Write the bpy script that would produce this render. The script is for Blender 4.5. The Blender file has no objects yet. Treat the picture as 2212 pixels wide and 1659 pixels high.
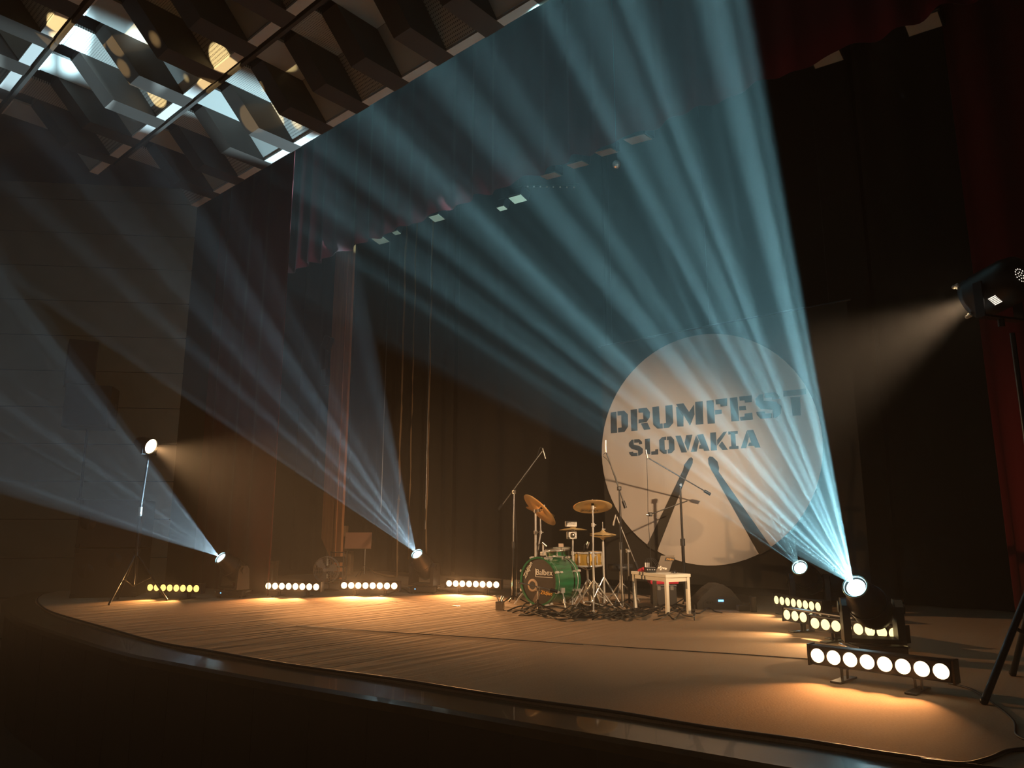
import bpy, bmesh, math, random
from mathutils import Vector, Matrix

# ---------------------------------------------------------------- camera
IW, IH = 2212.0, 1659.0
FPX = 1580.0
PITCH = math.atan(FPX / 8230.0)
YAW = math.radians(48.8)
CAMH = 0.99
CS, CC = math.sin(YAW), math.cos(YAW)
scene = bpy.context.scene
COL = scene.collection

cam_data = bpy.data.cameras.new('camera')
cam_data.sensor_width = 36.0
cam_data.lens = FPX / IW * 36.0
cam_data.clip_start = 0.05
cam = bpy.data.objects.new('camera', cam_data)
COL.objects.link(cam)
cam.location = (0, 0, CAMH)
cam.rotation_euler = (math.pi / 2 + PITCH, 0, math.pi / 2 - YAW)
scene.camera = cam

# ---------------------------------------------------------------- exposure, world, sampling quality
vs = scene.view_settings
vs.view_transform = 'Standard'
vs.look = 'None'
vs.gamma = 1.0
vs.use_curve_mapping = False
vs.exposure = 0.3

world = bpy.data.worlds.new('hall_dark')
scene.world = world
world.use_nodes = True
wb = world.node_tree.nodes['Background']
wb.inputs['Color'].default_value = (1.0, 0.88, 0.72, 1)
wb.inputs['Strength'].default_value = 0.026

cy = scene.cycles
cy.max_bounces = 4
cy.diffuse_bounces = 2
cy.glossy_bounces = 3
cy.transmission_bounces = 3
cy.volume_bounces = 0
cy.transparent_max_bounces = 6
cy.caustics_reflective = False
cy.caustics_refractive = False
cy.sample_clamp_indirect = 3.0
cy.use_light_tree = True

HAZE = 0.0098          # haze scattering per metre
HAZE_G = 0.25         # forward scattering of the haze
P_HEAD = dict(A=370000.0, B=75000.0, C=32000.0, D=40000.0)
P_BAR = 19.0
P_KEY = 1550.0         # lamp on the right-hand stand
P_PAR = 1150.0         # lamp on the left-hand stand
CYAN = (0.36, 0.80, 0.92)
CYAN2 = (0.50, 0.78, 0.95)
AMBER = (1.0, 0.50, 0.17)
WARM = (1.0, 0.62, 0.30)


# ---------------------------------------------------------------- photo pixel -> direction / point on a known surface
def ray(px, py):
    x = (px - IW / 2) / FPX
    y = (IH / 2 - py) / FPX
    up = y * math.cos(PITCH) + math.sin(PITCH)
    f = math.cos(PITCH) - y * math.sin(PITCH)
    return Vector((CS * x - CC * f, CC * x + CS * f, up))


def on_z(px, py, z=0.0):
    d = ray(px, py)
    t = (z - CAMH) / d.z
    return Vector((0, 0, CAMH)) + d * t


def on_y(px, py, y):
    d = ray(px, py)
    return Vector((0, 0, CAMH)) + d * (y / d.y)


def to_px(p):
    p = Vector(p) - Vector((0, 0, CAMH))
    r, f, u = CS * p.x + CC * p.y, -CC * p.x + CS * p.y, p.z
    zc = f * math.cos(PITCH) + u * math.sin(PITCH)
    return IW / 2 + FPX * r / zc, IH / 2 - FPX * (-f * math.sin(PITCH) + u * math.cos(PITCH)) / zc


def at_depth(px, py, p):
    """point seen at the pixel, at the same forward distance as p"""
    d = ray(px, py)
    n = Vector((-CC, CS, 0))
    return Vector((0, 0, CAMH)) + d * (Vector((p[0], p[1], 0)).dot(n) / d.dot(n))


# ---------------------------------------------------------------- mesh helpers
class MB:
    def __init__(self):
        self.v = []
        self.f = []
        self.s = []

    def add(self, verts, faces, smooth=False):
        o = len(self.v)
        self.v += [tuple(p) for p in verts]
        for f in faces:
            self.f.append(tuple(i + o for i in f))
            self.s.append(smooth)
        return self

    def box(self, c, size, rot=None):
        hx, hy, hz = size[0] / 2, size[1] / 2, size[2] / 2
        vs_ = [Vector((x, y, z)) for x in (-hx, hx) for y in (-hy, hy) for z in (-hz, hz)]
        if rot is not None:
            vs_ = [rot @ p for p in vs_]
        c = Vector(c)
        vs_ = [p + c for p in vs_]
        return self.add(vs_, [(0, 1, 3, 2), (4, 6, 7, 5), (0, 4, 5, 1), (2, 3, 7, 6), (0, 2, 6, 4), (1, 5, 7, 3)])

    def bevel_box(self, c, size, b, rot=None):
        """box with chamfered vertical and horizontal edges"""
        bm = bmesh.new()
        bmesh.ops.create_cube(bm, size=1.0)
        bmesh.ops.scale(bm, vec=Vector(size), verts=bm.verts)
        bmesh.ops.bevel(bm, geom=list(bm.edges), offset=b, segments=2, profile=0.6, affect='EDGES')
        c = Vector(c)
        vs_ = []
        bm.verts.index_update()
        for v in bm.verts:
            p = v.co.copy()
            if rot is not None:
                p = rot @ p
            vs_.append(p + c)
        fs = [tuple(v.index for v in f.verts) for f in bm.faces]
        bm.free()
        return self.add(vs_, fs)

    def cyl(self, a, b, r1, r2=None, n=12, caps=True, smooth=True):
        a, b = Vector(a), Vector(b)
        r2 = r1 if r2 is None else r2
        d = (b - a)
        if d.length < 1e-9:
            return self
        d.normalize()
        u = d.orthogonal().normalized()
        w = d.cross(u)
        vs_ = []
        for p, r in ((a, r1), (b, r2)):
            for k in range(n):
                t = 2 * math.pi * k / n
                vs_.append(p + (u * math.cos(t) + w * math.sin(t)) * r)
        fs = [(k, (k + 1) % n, n + (k + 1) % n, n + k) for k in range(n)]
        self.add(vs_, fs, smooth)
        if caps:
            self.add(vs_[:n], [tuple(reversed(range(n)))])
            self.add(vs_[n:], [tuple(range(n))])
        return self

    def lathe(self, prof, c=(0, 0, 0), axis=(0, 0, 1), n=24, smooth=True):
        """prof: list of (radius, height along axis)"""
        axis = Vector(axis).normalized()
        u = axis.orthogonal().normalized()
        w = axis.cross(u)
        c = Vector(c)
        vs_, fs = [], []
        for r, h in prof:
            for k in range(n):
                t = 2 * math.pi * k / n
                vs_.append(c + axis * h + (u * math.cos(t) + w * math.sin(t)) * r)
        for i in range(len(prof) - 1):
            for k in range(n):
                k2 = (k + 1) % n
                fs.append((i * n + k, i * n + k2, (i + 1) * n + k2, (i + 1) * n + k))
        return self.add(vs_, fs, smooth)

    def tube(self, pts, r, n=6, smooth=True):
        pts = [Vector(p) for p in pts]
        m = len(pts)
        vs_, fs = [], []
        up = Vector((0, 0, 1))
        for i, p in enumerate(pts):
            d = pts[min(i + 1, m - 1)] - pts[max(i - 1, 0)]
            d.normalize()
            u = d.cross(up)
            if u.length < 1e-3:
                u = d.orthogonal()
            u.normalize()
            w = u.cross(d)
            for k in range(n):
                t = 2 * math.pi * k / n
                vs_.append(p + (u * math.cos(t) + w * math.sin(t)) * r)
        for i in range(m - 1):
            for k in range(n):
                k2 = (k + 1) % n
                fs.append((i * n + k, i * n + k2, (i + 1) * n + k2, (i + 1) * n + k))
        fs.append(tuple(reversed(range(n))))
        fs.append(tuple(range((m - 1) * n, m * n)))
        return self.add(vs_, fs, smooth)

    def torus(self, c, R, r, axis=(0, 0, 1), n=32, m=8):
        axis = Vector(axis).normalized()
        u = axis.orthogonal().normalized()
        w = axis.cross(u)
        c = Vector(c)
        vs_, fs = [], []
        for i in range(n):
            t = 2 * math.pi * i / n
            d = u * math.cos(t) + w * math.sin(t)
            for j in range(m):
                s_ = 2 * math.pi * j / m
                vs_.append(c + d * (R + r * math.cos(s_)) + axis * (r * math.sin(s_)))
        for i in range(n):
            for j in range(m):
                a_, b_ = i * m + j, i * m + (j + 1) % m
                c_, d_ = ((i + 1) % n) * m + (j + 1) % m, ((i + 1) % n) * m + j
                fs.append((a_, d_, c_, b_))
        return self.add(vs_, fs, True)

    def prism(self, poly, off):
        """planar polygon (3D points) extruded by vector off"""
        poly = [Vector(p) for p in poly]
        off = Vector(off)
        n = len(poly)
        vs_ = poly + [p + off for p in poly]
        fs = [tuple(range(n)), tuple(reversed(range(n, 2 * n)))]
        fs += [(k, n + k, n + (k + 1) % n, (k + 1) % n) for k in range(n)]
        return self.add(vs_, fs)

    def sphere(self, c, r, n=12, m=8):
        prof = [(max(1e-4, r * math.sin(math.pi * i / m)), -r * math.cos(math.pi * i / m)) for i in range(m + 1)]
        return self.lathe(prof, c, (0, 0, 1), n)

    def build(self, name, mat, parent=None):
        me = bpy.data.meshes.new(name)
        me.from_pydata(self.v, [], self.f)
        me.polygons.foreach_set('use_smooth', self.s)
        bm = bmesh.new()
        bm.from_mesh(me)
        bmesh.ops.recalc_face_normals(bm, faces=bm.faces)
        bm.to_mesh(me)
        bm.free()
        me.materials.append(mat)
        me.update()
        o = bpy.data.objects.new(name, me)
        COL.objects.link(o)
        if parent is not None:
            o.parent = parent
        return o


def tag(o, label=None, cat=None, group=None, kind=None):
    if label:
        o['label'] = label
    if cat:
        o['category'] = cat
    if group:
        o['group'] = group
    if kind:
        o['kind'] = kind
    return o


def thing(name, label, cat, loc=(0, 0, 0), rz=0.0, group=None):
    o = bpy.data.objects.new(name, None)
    o.empty_display_size = 0.1
    COL.objects.link(o)
    o.location = loc
    o.rotation_euler = (0, 0, rz)
    return tag(o, label, cat, group)


def share(src, parent, loc=(0, 0, 0), rot=None):
    """another piece like src, sharing its mesh"""
    c = src.copy()
    COL.objects.link(c)
    c.parent = parent
    c.location = loc
    if rot is not None:
        c.rotation_euler = rot
    return c


# ---------------------------------------------------------------- materials
MATS = {}


def mat(name, col, rough=0.6, metal=0.0, spec=0.5, noise=None, bump=None, coat=0.0, emit=None, estr=0.0, sample=True,
        alpha=None, sheen=0.0):
    m = bpy.data.materials.new(name)
    m.use_nodes = True
    nt = m.node_tree
    b = nt.nodes['Principled BSDF']
    b.inputs['Base Color'].default_value = (*col, 1)
    b.inputs['Roughness'].default_value = rough
    b.inputs['Metallic'].default_value = metal
    b.inputs['Specular IOR Level'].default_value = spec
    b.inputs['Coat Weight'].default_value = coat
    if sheen:
        b.inputs['Sheen Weight'].default_value = sheen
    tc = None
    if noise or bump:
        tc = nt.nodes.new('ShaderNodeTexCoord')
    if noise:      # (scale xyz, colour 2, detail)
        sc, col2, det = noise
        mp = nt.nodes.new('ShaderNodeMapping')
        mp.inputs['Scale'].default_value = sc
        nt.links.new(tc.outputs['Object'], mp.inputs['Vector'])
        nz = nt.nodes.new('ShaderNodeTexNoise')
        nz.inputs['Scale'].default_value = 1.0
        nz.inputs['Detail'].default_value = det
        nt.links.new(mp.outputs['Vector'], nz.inputs['Vector'])
        mr = nt.nodes.new('ShaderNodeMapRange')
        mr.inputs['From Min'].default_value = 0.3
        mr.inputs['From Max'].default_value = 0.7
        nt.links.new(nz.outputs['Fac'], mr.inputs['Value'])
        mx = nt.nodes.new('ShaderNodeMix')
        mx.data_type = 'RGBA'
        mx.inputs[6].default_value = (*col, 1)
        mx.inputs[7].default_value = (*col2, 1)
        nt.links.new(mr.outputs['Result'], mx.inputs[0])
        nt.links.new(mx.outputs[2], b.inputs['Base Color'])
    if bump:       # (scale xyz, strength, distance)
        sc, st, di = bump
        mp = nt.nodes.new('ShaderNodeMapping')
        mp.inputs['Scale'].default_value = sc
        nt.links.new(tc.outputs['Object'], mp.inputs['Vector'])
        nz = nt.nodes.new('ShaderNodeTexNoise')
        nz.inputs['Scale'].default_value = 1.0
        nz.inputs['Detail'].default_value = 3.0
        nt.links.new(mp.outputs['Vector'], nz.inputs['Vector'])
        bp = nt.nodes.new('ShaderNodeBump')
        bp.inputs['Strength'].default_value = st
        bp.inputs['Distance'].default_value = di
        nt.links.new(nz.outputs['Fac'], bp.inputs['Height'])
        nt.links.new(bp.outputs['Normal'], b.inputs['Normal'])
    if emit:
        b.inputs['Emission Color'].default_value = (*emit, 1)
        b.inputs['Emission Strength'].default_value = estr
    if not sample:
        m.cycles.emission_sampling = 'NONE'
    if alpha is not None:
        b.inputs['Alpha'].default_value = alpha
    MATS[name] = m
    return m


M_BLACKPL = mat('black_plastic', (0.012, 0.012, 0.013), 0.42)
M_BLACKMET = mat('black_metal', (0.015, 0.015, 0.016), 0.33, 0.3)
M_CHROME = mat('chrome', (0.88, 0.85, 0.80), 0.20, 0.62)
M_STEEL = mat('grey_steel', (0.42, 0.40, 0.37), 0.3, 1.0)
M_BRONZE = mat('cymbal_bronze', (0.95, 0.70, 0.34), 0.36, 0.7, bump=((3, 3, 3), 0.05, 0.01))
M_BRASS = mat('gold_brass', (0.86, 0.55, 0.12), 0.26, 0.72)
M_GREEN = mat('green_lacquer', (0.006, 0.085, 0.034), 0.2, 0.0, noise=((9, 3, 30), (0.016, 0.17, 0.066), 4), coat=0.6)
M_HEADBLK = mat('black_drum_skin', (0.02, 0.014, 0.010), 0.38, noise=((5, 5, 5), (0.035, 0.024, 0.017), 3))
M_SKIN = mat('white_drum_skin', (0.72, 0.68, 0.60), 0.5)
M_PRINTW = mat('white_print', (0.75, 0.70, 0.60), 0.6)
M_PRINTO = mat('orange_print', (0.85, 0.42, 0.06), 0.6)
M_WHITE = mat('white_paint', (0.74, 0.70, 0.60), 0.4)
M_WHITEPL = mat('white_plastic', (0.70, 0.68, 0.62), 0.35)
M_RED = mat('red_cloth', (0.55, 0.018, 0.045), 0.8)
M_CARD = mat('cardboard', (0.33, 0.20, 0.10), 0.8, noise=((6, 6, 6), (0.27, 0.15, 0.08), 3))
M_WOODBR = mat('brown_board', (0.66, 0.28, 0.11), 0.6, noise=((12, 12, 1.2), (0.50, 0.19, 0.075), 4))
M_ROPE = mat('rope', (0.26, 0.16, 0.08), 0.85)
M_CABLE = mat('black_rubber', (0.010, 0.010, 0.010), 0.5)
M_CASE = mat('loudspeaker_paint', (0.026, 0.019, 0.013), 0.55, bump=((150, 150, 150), 0.3, 0.002))
M_GRILLE = mat('loudspeaker_grille', (0.02, 0.016, 0.013), 0.6, bump=((300, 300, 300), 0.6, 0.003))
M_LAPTOP = mat('grey_laptop', (0.16, 0.13, 0.10), 0.4, 0.6)
M_BLUELCD = mat('blue_display', (0.05, 0.15, 0.5), 0.3, emit=(0.10, 0.38, 1.0), estr=4.0, sample=False)
M_GLASS = mat('clear_plastic', (0.75, 0.70, 0.60), 0.08, 0.0, alpha=0.30, spec=0.9)
M_PALE = mat('pale_lamp_glass', (0.62, 0.50, 0.36), 0.35)
M_DRAPE = mat('black_velvet', (0.016, 0.012, 0.008), 0.95, sheen=0.05, spec=0.1)
M_REDVEL = mat('red_velvet', (0.085, 0.003, 0.005), 0.9, sheen=0.1, spec=0.1)
M_BANNER = mat('banner_black', (0.020, 0.016, 0.011), 0.85, spec=0.2)
M_BANNERW = mat('banner_white', (0.46, 0.41, 0.36), 0.8, spec=0.2, bump=((1.9, 1, 0.3), 0.35, 0.10))
M_INK = mat('banner_ink', (0.040, 0.034, 0.026), 0.85, spec=0.2)


def carpet_material():
    m = mat('stage_carpet', (0.47, 0.30, 0.175), 0.95, spec=0.1)
    nt = m.node_tree
    b = nt.nodes['Principled BSDF']
    tc = nt.nodes.new('ShaderNodeTexCoord')

    def noise(sc, det, rot=0.0):
        mp = nt.nodes.new('ShaderNodeMapping')
        mp.inputs['Rotation'].default_value = (0, 0, rot)
        mp.inputs['Scale'].default_value = sc
        nt.links.new(tc.outputs['Object'], mp.inputs['Vector'])
        nz = nt.nodes.new('ShaderNodeTexNoise')
        nz.inputs['Scale'].default_value = 1.0
        nz.inputs['Detail'].default_value = det
        nt.links.new(mp.outputs['Vector'], nz.inputs['Vector'])
        return nz.outputs['Fac']

    fine = noise((70, 110, 1), 3)
    wide = noise((0.7, 0.7, 1), 3)
    rip = noise((12.0, 0.75, 1), 2)
    mx = nt.nodes.new('ShaderNodeMix')
    mx.data_type = 'RGBA'
    mx.inputs[6].default_value = (0.36, 0.235, 0.15, 1)
    mx.inputs[7].default_value = (0.62, 0.44, 0.29, 1)
    ad = nt.nodes.new('ShaderNodeMath')
    ad.operation = 'MULTIPLY_ADD'
    ad.inputs[1].default_value = 0.65
    nt.links.new(fine, ad.inputs[0])
    m2 = nt.nodes.new('ShaderNodeMath')
    m2.operation = 'MULTIPLY'
    m2.inputs[1].default_value = 0.42
    nt.links.new(wide, m2.inputs[0])
    nt.links.new(m2.outputs[0], ad.inputs[2])
    nt.links.new(ad.outputs[0], mx.inputs[0])
    nt.links.new(mx.outputs[2], b.inputs['Base Color'])
    b1 = nt.nodes.new('ShaderNodeBump')
    b1.inputs['Strength'].default_value = 0.8
    b1.inputs['Distance'].default_value = 0.04
    sx = nt.nodes.new('ShaderNodeSeparateXYZ')
    nt.links.new(tc.outputs['Object'], sx.inputs[0])
    mrx = nt.nodes.new('ShaderNodeMapRange')       # the carpet lies wrinkled on the left, flat on the right
    mrx.inputs['From Min'].default_value = -6.5
    mrx.inputs['From Max'].default_value = -3.2
    mrx.inputs['To Min'].default_value = 1.0
    mrx.inputs['To Max'].default_value = 0.12
    nt.links.new(sx.outputs['X'], mrx.inputs['Value'])
    mm = nt.nodes.new('ShaderNodeMath')
    mm.operation = 'MULTIPLY'
    nt.links.new(rip, mm.inputs[0])
    nt.links.new(mrx.outputs['Result'], mm.inputs[1])
    nt.links.new(mm.outputs[0], b1.inputs['Height'])
    b2 = nt.nodes.new('ShaderNodeBump')
    b2.inputs['Strength'].default_value = 0.5
    b2.inputs['Distance'].default_value = 0.004
    nt.links.new(fine, b2.inputs['Height'])
    nt.links.new(b1.outputs['Normal'], b2.inputs['Normal'])
    nt.links.new(b2.outputs['Normal'], b.inputs['Normal'])
    return m


M_CARPET = carpet_material()
M_RIM = mat('dark_varnished_wood', (0.13, 0.080, 0.034), 0.26, noise=((3, 18, 3), (0.07, 0.040, 0.018), 4), coat=0.25)
M_FRONT = mat('dark_front_boards', (0.016, 0.009, 0.005), 0.5, noise=((14, 14, 1.2), (0.010, 0.006, 0.004), 4))
M_HALLFLOOR = mat('hall_floor', (0.05, 0.035, 0.022), 0.6)
M_PLASTER = mat('painted_wall_board', (0.25, 0.20, 0.135), 0.75, noise=((3, 3, 3), (0.21, 0.17, 0.11), 3))
M_STAGEBLK = mat('stage_black_paint', (0.010, 0.009, 0.008), 0.9, spec=0.1)
M_FIN = mat('dark_ceiling_fin', (0.046, 0.036, 0.028), 0.55)
M_CEILTOP = mat('dark_ceiling', (0.05, 0.042, 0.034), 0.8)
M_STRIP = mat('white_ceiling_strip', (0.74, 0.70, 0.64), 0.55)
M_PANELP = mat('plain_ceiling_panel', (0.40, 0.41, 0.37), 0.7)


def perforated():
    m = mat('perforated_panel', (0.42, 0.38, 0.31), 0.7)
    nt = m.node_tree
    b = nt.nodes['Principled BSDF']
    tc = nt.nodes.new('ShaderNodeTexCoord')
    sp = nt.nodes.new('ShaderNodeSeparateXYZ')
    nt.links.new(tc.outputs['Object'], sp.inputs[0])

    def cell(sock, size):
        a = nt.nodes.new('ShaderNodeMath')
        a.operation = 'DIVIDE'
        a.inputs[1].default_value = size
        nt.links.new(sock, a.inputs[0])
        f = nt.nodes.new('ShaderNodeMath')
        f.operation = 'FRACT'
        nt.links.new(a.outputs[0], f.inputs[0])
        s = nt.nodes.new('ShaderNodeMath')
        s.operation = 'SUBTRACT'
        s.inputs[1].default_value = 0.5
        nt.links.new(f.outputs[0], s.inputs[0])
        q = nt.nodes.new('ShaderNodeMath')
        q.operation = 'ABSOLUTE'
        nt.links.new(s.outputs[0], q.inputs[0])
        return q.outputs[0]

    mx = nt.nodes.new('ShaderNodeMath')
    mx.operation = 'MAXIMUM'
    nt.links.new(cell(sp.outputs['X'], 0.026), mx.inputs[0])
    nt.links.new(cell(sp.outputs['Y'], 0.026), mx.inputs[1])
    lt = nt.nodes.new('ShaderNodeMath')
    lt.operation = 'LESS_THAN'
    lt.inputs[1].default_value = 0.22
    nt.links.new(mx.outputs[0], lt.inputs[0])
    c = nt.nodes.new('ShaderNodeMix')
    c.data_type = 'RGBA'
    c.inputs[6].default_value = (0.42, 0.42, 0.37, 1)
    c.inputs[7].default_value = (0.06, 0.05, 0.04, 1)
    nt.links.new(lt.outputs[0], c.inputs[0])
    nt.links.new(c.outputs[2], b.inputs['Base Color'])
    return m


M_PERF = perforated()


# ---------------------------------------------------------------- lamps
def spot(name, loc, direction, power, color, half_deg, blend=0.15, radius=0.0, gobo=None, parent=None, sheet=None):
    ld = bpy.data.lights.new(name, 'SPOT')
    ld.energy = power
    ld.color = color
    ld.spot_size = math.radians(half_deg * 2)
    ld.spot_blend = blend
    ld.shadow_soft_size = radius
    o = bpy.data.objects.new(name, ld)
    COL.objects.link(o)
    o.location = loc
    o.rotation_euler = Vector(direction).to_track_quat('-Z', 'Y').to_euler()
    if sheet:          # a flat fan of beams between two edge directions
        d1, d2 = Vector(sheet[0]).normalized(), Vector(sheet[1]).normalized()
        ax_ = (d1 + d2).normalized()
        xx = (d2 - d1).normalized()
        o.rotation_euler = Matrix((xx, (-ax_).cross(xx), -ax_)).transposed().to_euler()
        ld.spot_size = d1.angle(d2) * 1.04
    if gobo:
        scale, base, seed, edge0, edge1 = gobo
        ld.use_nodes = True
        nt = ld.node_tree
        em = nt.nodes['Emission']
        tc = nt.nodes.new('ShaderNodeTexCoord')
        sp = nt.nodes.new('ShaderNodeSeparateXYZ')
        nt.links.new(tc.outputs['Normal'], sp.inputs[0])
        comb = nt.nodes.new('ShaderNodeCombineXYZ')
        for ax in ('X', 'Y'):
            dv = nt.nodes.new('ShaderNodeMath')
            dv.operation = 'DIVIDE'
            nt.links.new(sp.outputs[ax], dv.inputs[0])
            nt.links.new(sp.outputs['Z'], dv.inputs[1])
            if ax == 'Y' and sheet:
                st = nt.nodes.new('ShaderNodeMath')
                st.operation = 'MULTIPLY'
                st.inputs[1].default_value = 0.13
                nt.links.new(dv.outputs[0], st.inputs[0])
                nt.links.new(st.outputs[0], comb.inputs[ax])
                raw_y = dv.outputs[0]
            else:
                raw_x = dv.outputs[0]
                nt.links.new(dv.outputs[0], comb.inputs[ax])
        comb.inputs['Z'].default_value = seed
        vo = nt.nodes.new('ShaderNodeTexVoronoi')
        vo.inputs['Scale'].default_value = scale
        vo.inputs['Randomness'].default_value = 0.85
        vo.voronoi_dimensions = '3D'
        nt.links.new(comb.outputs[0], vo.inputs['Vector'])
        mr = nt.nodes.new('ShaderNodeMapRange')
        mr.interpolation_type = 'SMOOTHSTEP'
        mr.inputs['From Min'].default_value = edge0
        mr.inputs['From Max'].default_value = edge1
        mr.inputs['To Min'].default_value = 1.0
        mr.inputs['To Max'].default_value = base
        nt.links.new(vo.outputs['Distance'], mr.inputs['Value'])
        res = mr.outputs['Result']
        if sheet:
            ab = nt.nodes.new('ShaderNodeMath')
            ab.operation = 'ABSOLUTE'
            nt.links.new(raw_y, ab.inputs[0])
            m3 = nt.nodes.new('ShaderNodeMapRange')
            m3.interpolation_type = 'SMOOTHSTEP'
            m3.inputs['From Min'].default_value = sheet[2] * 0.55
            m3.inputs['From Max'].default_value = sheet[2]
            m3.inputs['To Min'].default_value = 1.0
            m3.inputs['To Max'].default_value = 0.0
            nt.links.new(ab.outputs[0], m3.inputs['Value'])
            mu = nt.nodes.new('ShaderNodeMath')
            mu.operation = 'MULTIPLY'
            nt.links.new(res, mu.inputs[0])
            nt.links.new(m3.outputs['Result'], mu.inputs[1])
            res = mu.outputs[0]
            if len(sheet) > 3:      # added weight, makes the beams dimmer towards the first edge direction
                th = math.tan(d1.angle(d2) / 2)
                m4 = nt.nodes.new('ShaderNodeMapRange')
                m4.inputs['From Min'].default_value = th
                m4.inputs['From Max'].default_value = -th
                m4.inputs['To Min'].default_value = sheet[3]
                m4.inputs['To Max'].default_value = 1.0
                nt.links.new(raw_x, m4.inputs['Value'])
                mu2 = nt.nodes.new('ShaderNodeMath')
                mu2.operation = 'MULTIPLY'
                nt.links.new(res, mu2.inputs[0])
                nt.links.new(m4.outputs['Result'], mu2.inputs[1])
                res = mu2.outputs[0]
        nt.links.new(res, em.inputs['Strength'])
    return o


# ================================================================ THE SETTING
INNER = [(-13.2, 4.6), (-12.4, 3.85), (-11.46, 3.43), (-10.25, 3.17), (-9.14, 3.02), (-7.27, 2.94), (-6.33, 2.93), (-5.78, 2.98), (-4.79, 3.10),
         (-4.02, 3.22), (-3.31, 3.33), (-2.66, 3.42), (-2.19, 3.49), (-1.73, 3.555), (-1.34, 3.61), (-0.93, 3.68), (0.2, 3.92), (1.4, 4.25), (2.6, 4.7)]


def smooth_curve(pts, per=6):
    out = []
    n = len(pts)
    for i in range(n - 1):
        p0, p1, p2, p3 = (Vector(pts[max(i - 1, 0)]), Vector(pts[i]), Vector(pts[i + 1]), Vector(pts[min(i + 2, n - 1)]))
        for k in range(per):
            t = k / per
            out.append(0.5 * ((2 * p1) + (p2 - p0) * t + (2 * p0 - 5 * p1 + 4 * p2 - p3) * t * t + (3 * p1 - p0 - 3 * p2 + p3) * t ** 3))
    out.append(Vector(pts[-1]))
    return out


EDGE = smooth_curve(INNER)
OUTER = []
for i, p in enumerate(EDGE):
    d = EDGE[min(i + 1, len(EDGE) - 1)] - EDGE[max(i - 1, 0)]
    d.normalize()
    OUTER.append(p + Vector((d.y, -d.x)) * 0.37)

# stage floor (carpet)
mb = MB()
n = len(EDGE)
top = [(p.x, p.y, 0.0) for p in EDGE]
back = [(p.x, 11.2, 0.0) for p in EDGE]
mb.add(top + back, [(k, k + 1, n + k + 1, n + k) for k in range(n - 1)])
low = [(p.x, p.y, -0.03) for p in EDGE]
mb.add(top + low, [(k, n + k, n + k + 1, k + 1) for k in range(n - 1)])
floor = tag(mb.build('floor', M_CARPET), kind='structure')
# carpet seams
for a, b in (((1180, 1386), (1800, 1428)), ((640, 1352), (1260, 1393))):
    A_, B_ = on_z(*a), on_z(*b)
    mb = MB()
    mb.tube([A_, A_.lerp(B_, 0.35) + Vector((0.02, -0.02, 0)), A_.lerp(B_, 0.7) + Vector((-0.02, 0.01, 0)), B_], 0.006, 5)
    mb.build('carpet_seam', M_FIN, floor)

# varnished stage rim
mb = MB()
o_ = [(p.x, p.y) for p in OUTER]
i_ = [(p.x, p.y) for p in EDGE]
prof = []
vv, ff = [], []
for (ix, iy), (ox, oy) in zip(i_, o_):
    vv += [(ix, iy, -0.012), (ix + (ox - ix) * 0.93, iy + (oy - iy) * 0.93, -0.012), (ox, oy, -0.03), (ox, oy, -0.075), (ix + (ox - ix) * 0.9, iy + (oy - iy) * 0.9, -0.085)]
for k in range(n - 1):
    for j in range(4):
        ff.append((k * 5 + j, k * 5 + j + 1, (k + 1) * 5 + j + 1, (k + 1) * 5 + j))
mb.add(vv, ff)
tag(mb.build('trim_1', M_RIM), kind='structure')

# front of the stage: vertical boards under the rim
wf = bpy.data.objects.new('wall_front', None)
COL.objects.link(wf)
tag(wf, kind='structure')
acc, start = 0.0, 0
for k in range(1, n):
    acc += (OUTER[k] - OUTER[k - 1]).length
    if acc > 0.46 or k == n - 1:
        a, b = EDGE[start].lerp(OUTER[start], 0.86), EDGE[k].lerp(OUTER[k], 0.86)
        d = (b - a).normalized()
        nrm = Vector((d.y, -d.x))
        a2, b2 = a + d * 0.004, b - d * 0.004
        poly = [(a2.x, a2.y, -1.15), (b2.x, b2.y, -1.15), (b2.x, b2.y, -0.07), (a2.x, a2.y, -0.07)]
        MB().prism(poly, (-nrm.x * 0.03, -nrm.y * 0.03, 0)).build('board', M_FRONT, wf)
        acc, start = 0.0, k
fh = MB()
fh.add([(-20, -8, -1.15), (6, -8, -1.15), (6, 5, -1.15), (-20, 5, -1.15)], [(0, 1, 2, 3)])
tag(fh.build('floor_hall', M_HALLFLOOR), kind='structure')

# splayed wall left of the stage, built of wide horizontal boards
WE = on_y(367, 1133, 5.25)
WDIR = Vector((0.677, 0.735, 0)).normalized()
WN = Vector((WDIR.y, -WDIR.x, 0))
wl = bpy.data.objects.new('wall_left', None)
COL.objects.link(wl)
tag(wl, kind='structure')
Pline = None
d_ = ray(390, 883)
# height of one joint, on the wall plane
t_ = (WE - Vector((0, 0, CAMH))).dot(WN) / d_.dot(WN)
zj = CAMH + d_.z * t_
d2_ = ray(400, 657)
zj2 = CAMH + d2_.z * ((WE - Vector((0, 0, CAMH))).dot(WN) / d2_.dot(WN))
PH = (zj2 - zj) / 3.0
z0 = zj - PH * math.ceil((zj + 1.1) / PH)
k = 0
while z0 + k * PH < 9.0:
    za, zb = z0 + k * PH + 0.006, z0 + (k + 1) * PH - 0.006
    a = Vector((WE.x, WE.y, za))
    b = a - WDIR * 7.0
    MB().prism([a, b, (b.x, b.y, zb), (a.x, a.y, zb)], -WN * 0.04).build('wall_board', M_PLASTER, wl)
    k += 1
a = Vector((WE.x, WE.y, z0)) - WN * 0.03
b = a - WDIR * 7.0
MB().prism([a, b, (b.x, b.y, 9.0), (a.x, a.y, 9.0)], -WN * 0.1).build('wall_backing', M_STAGEBLK, wl)
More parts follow.
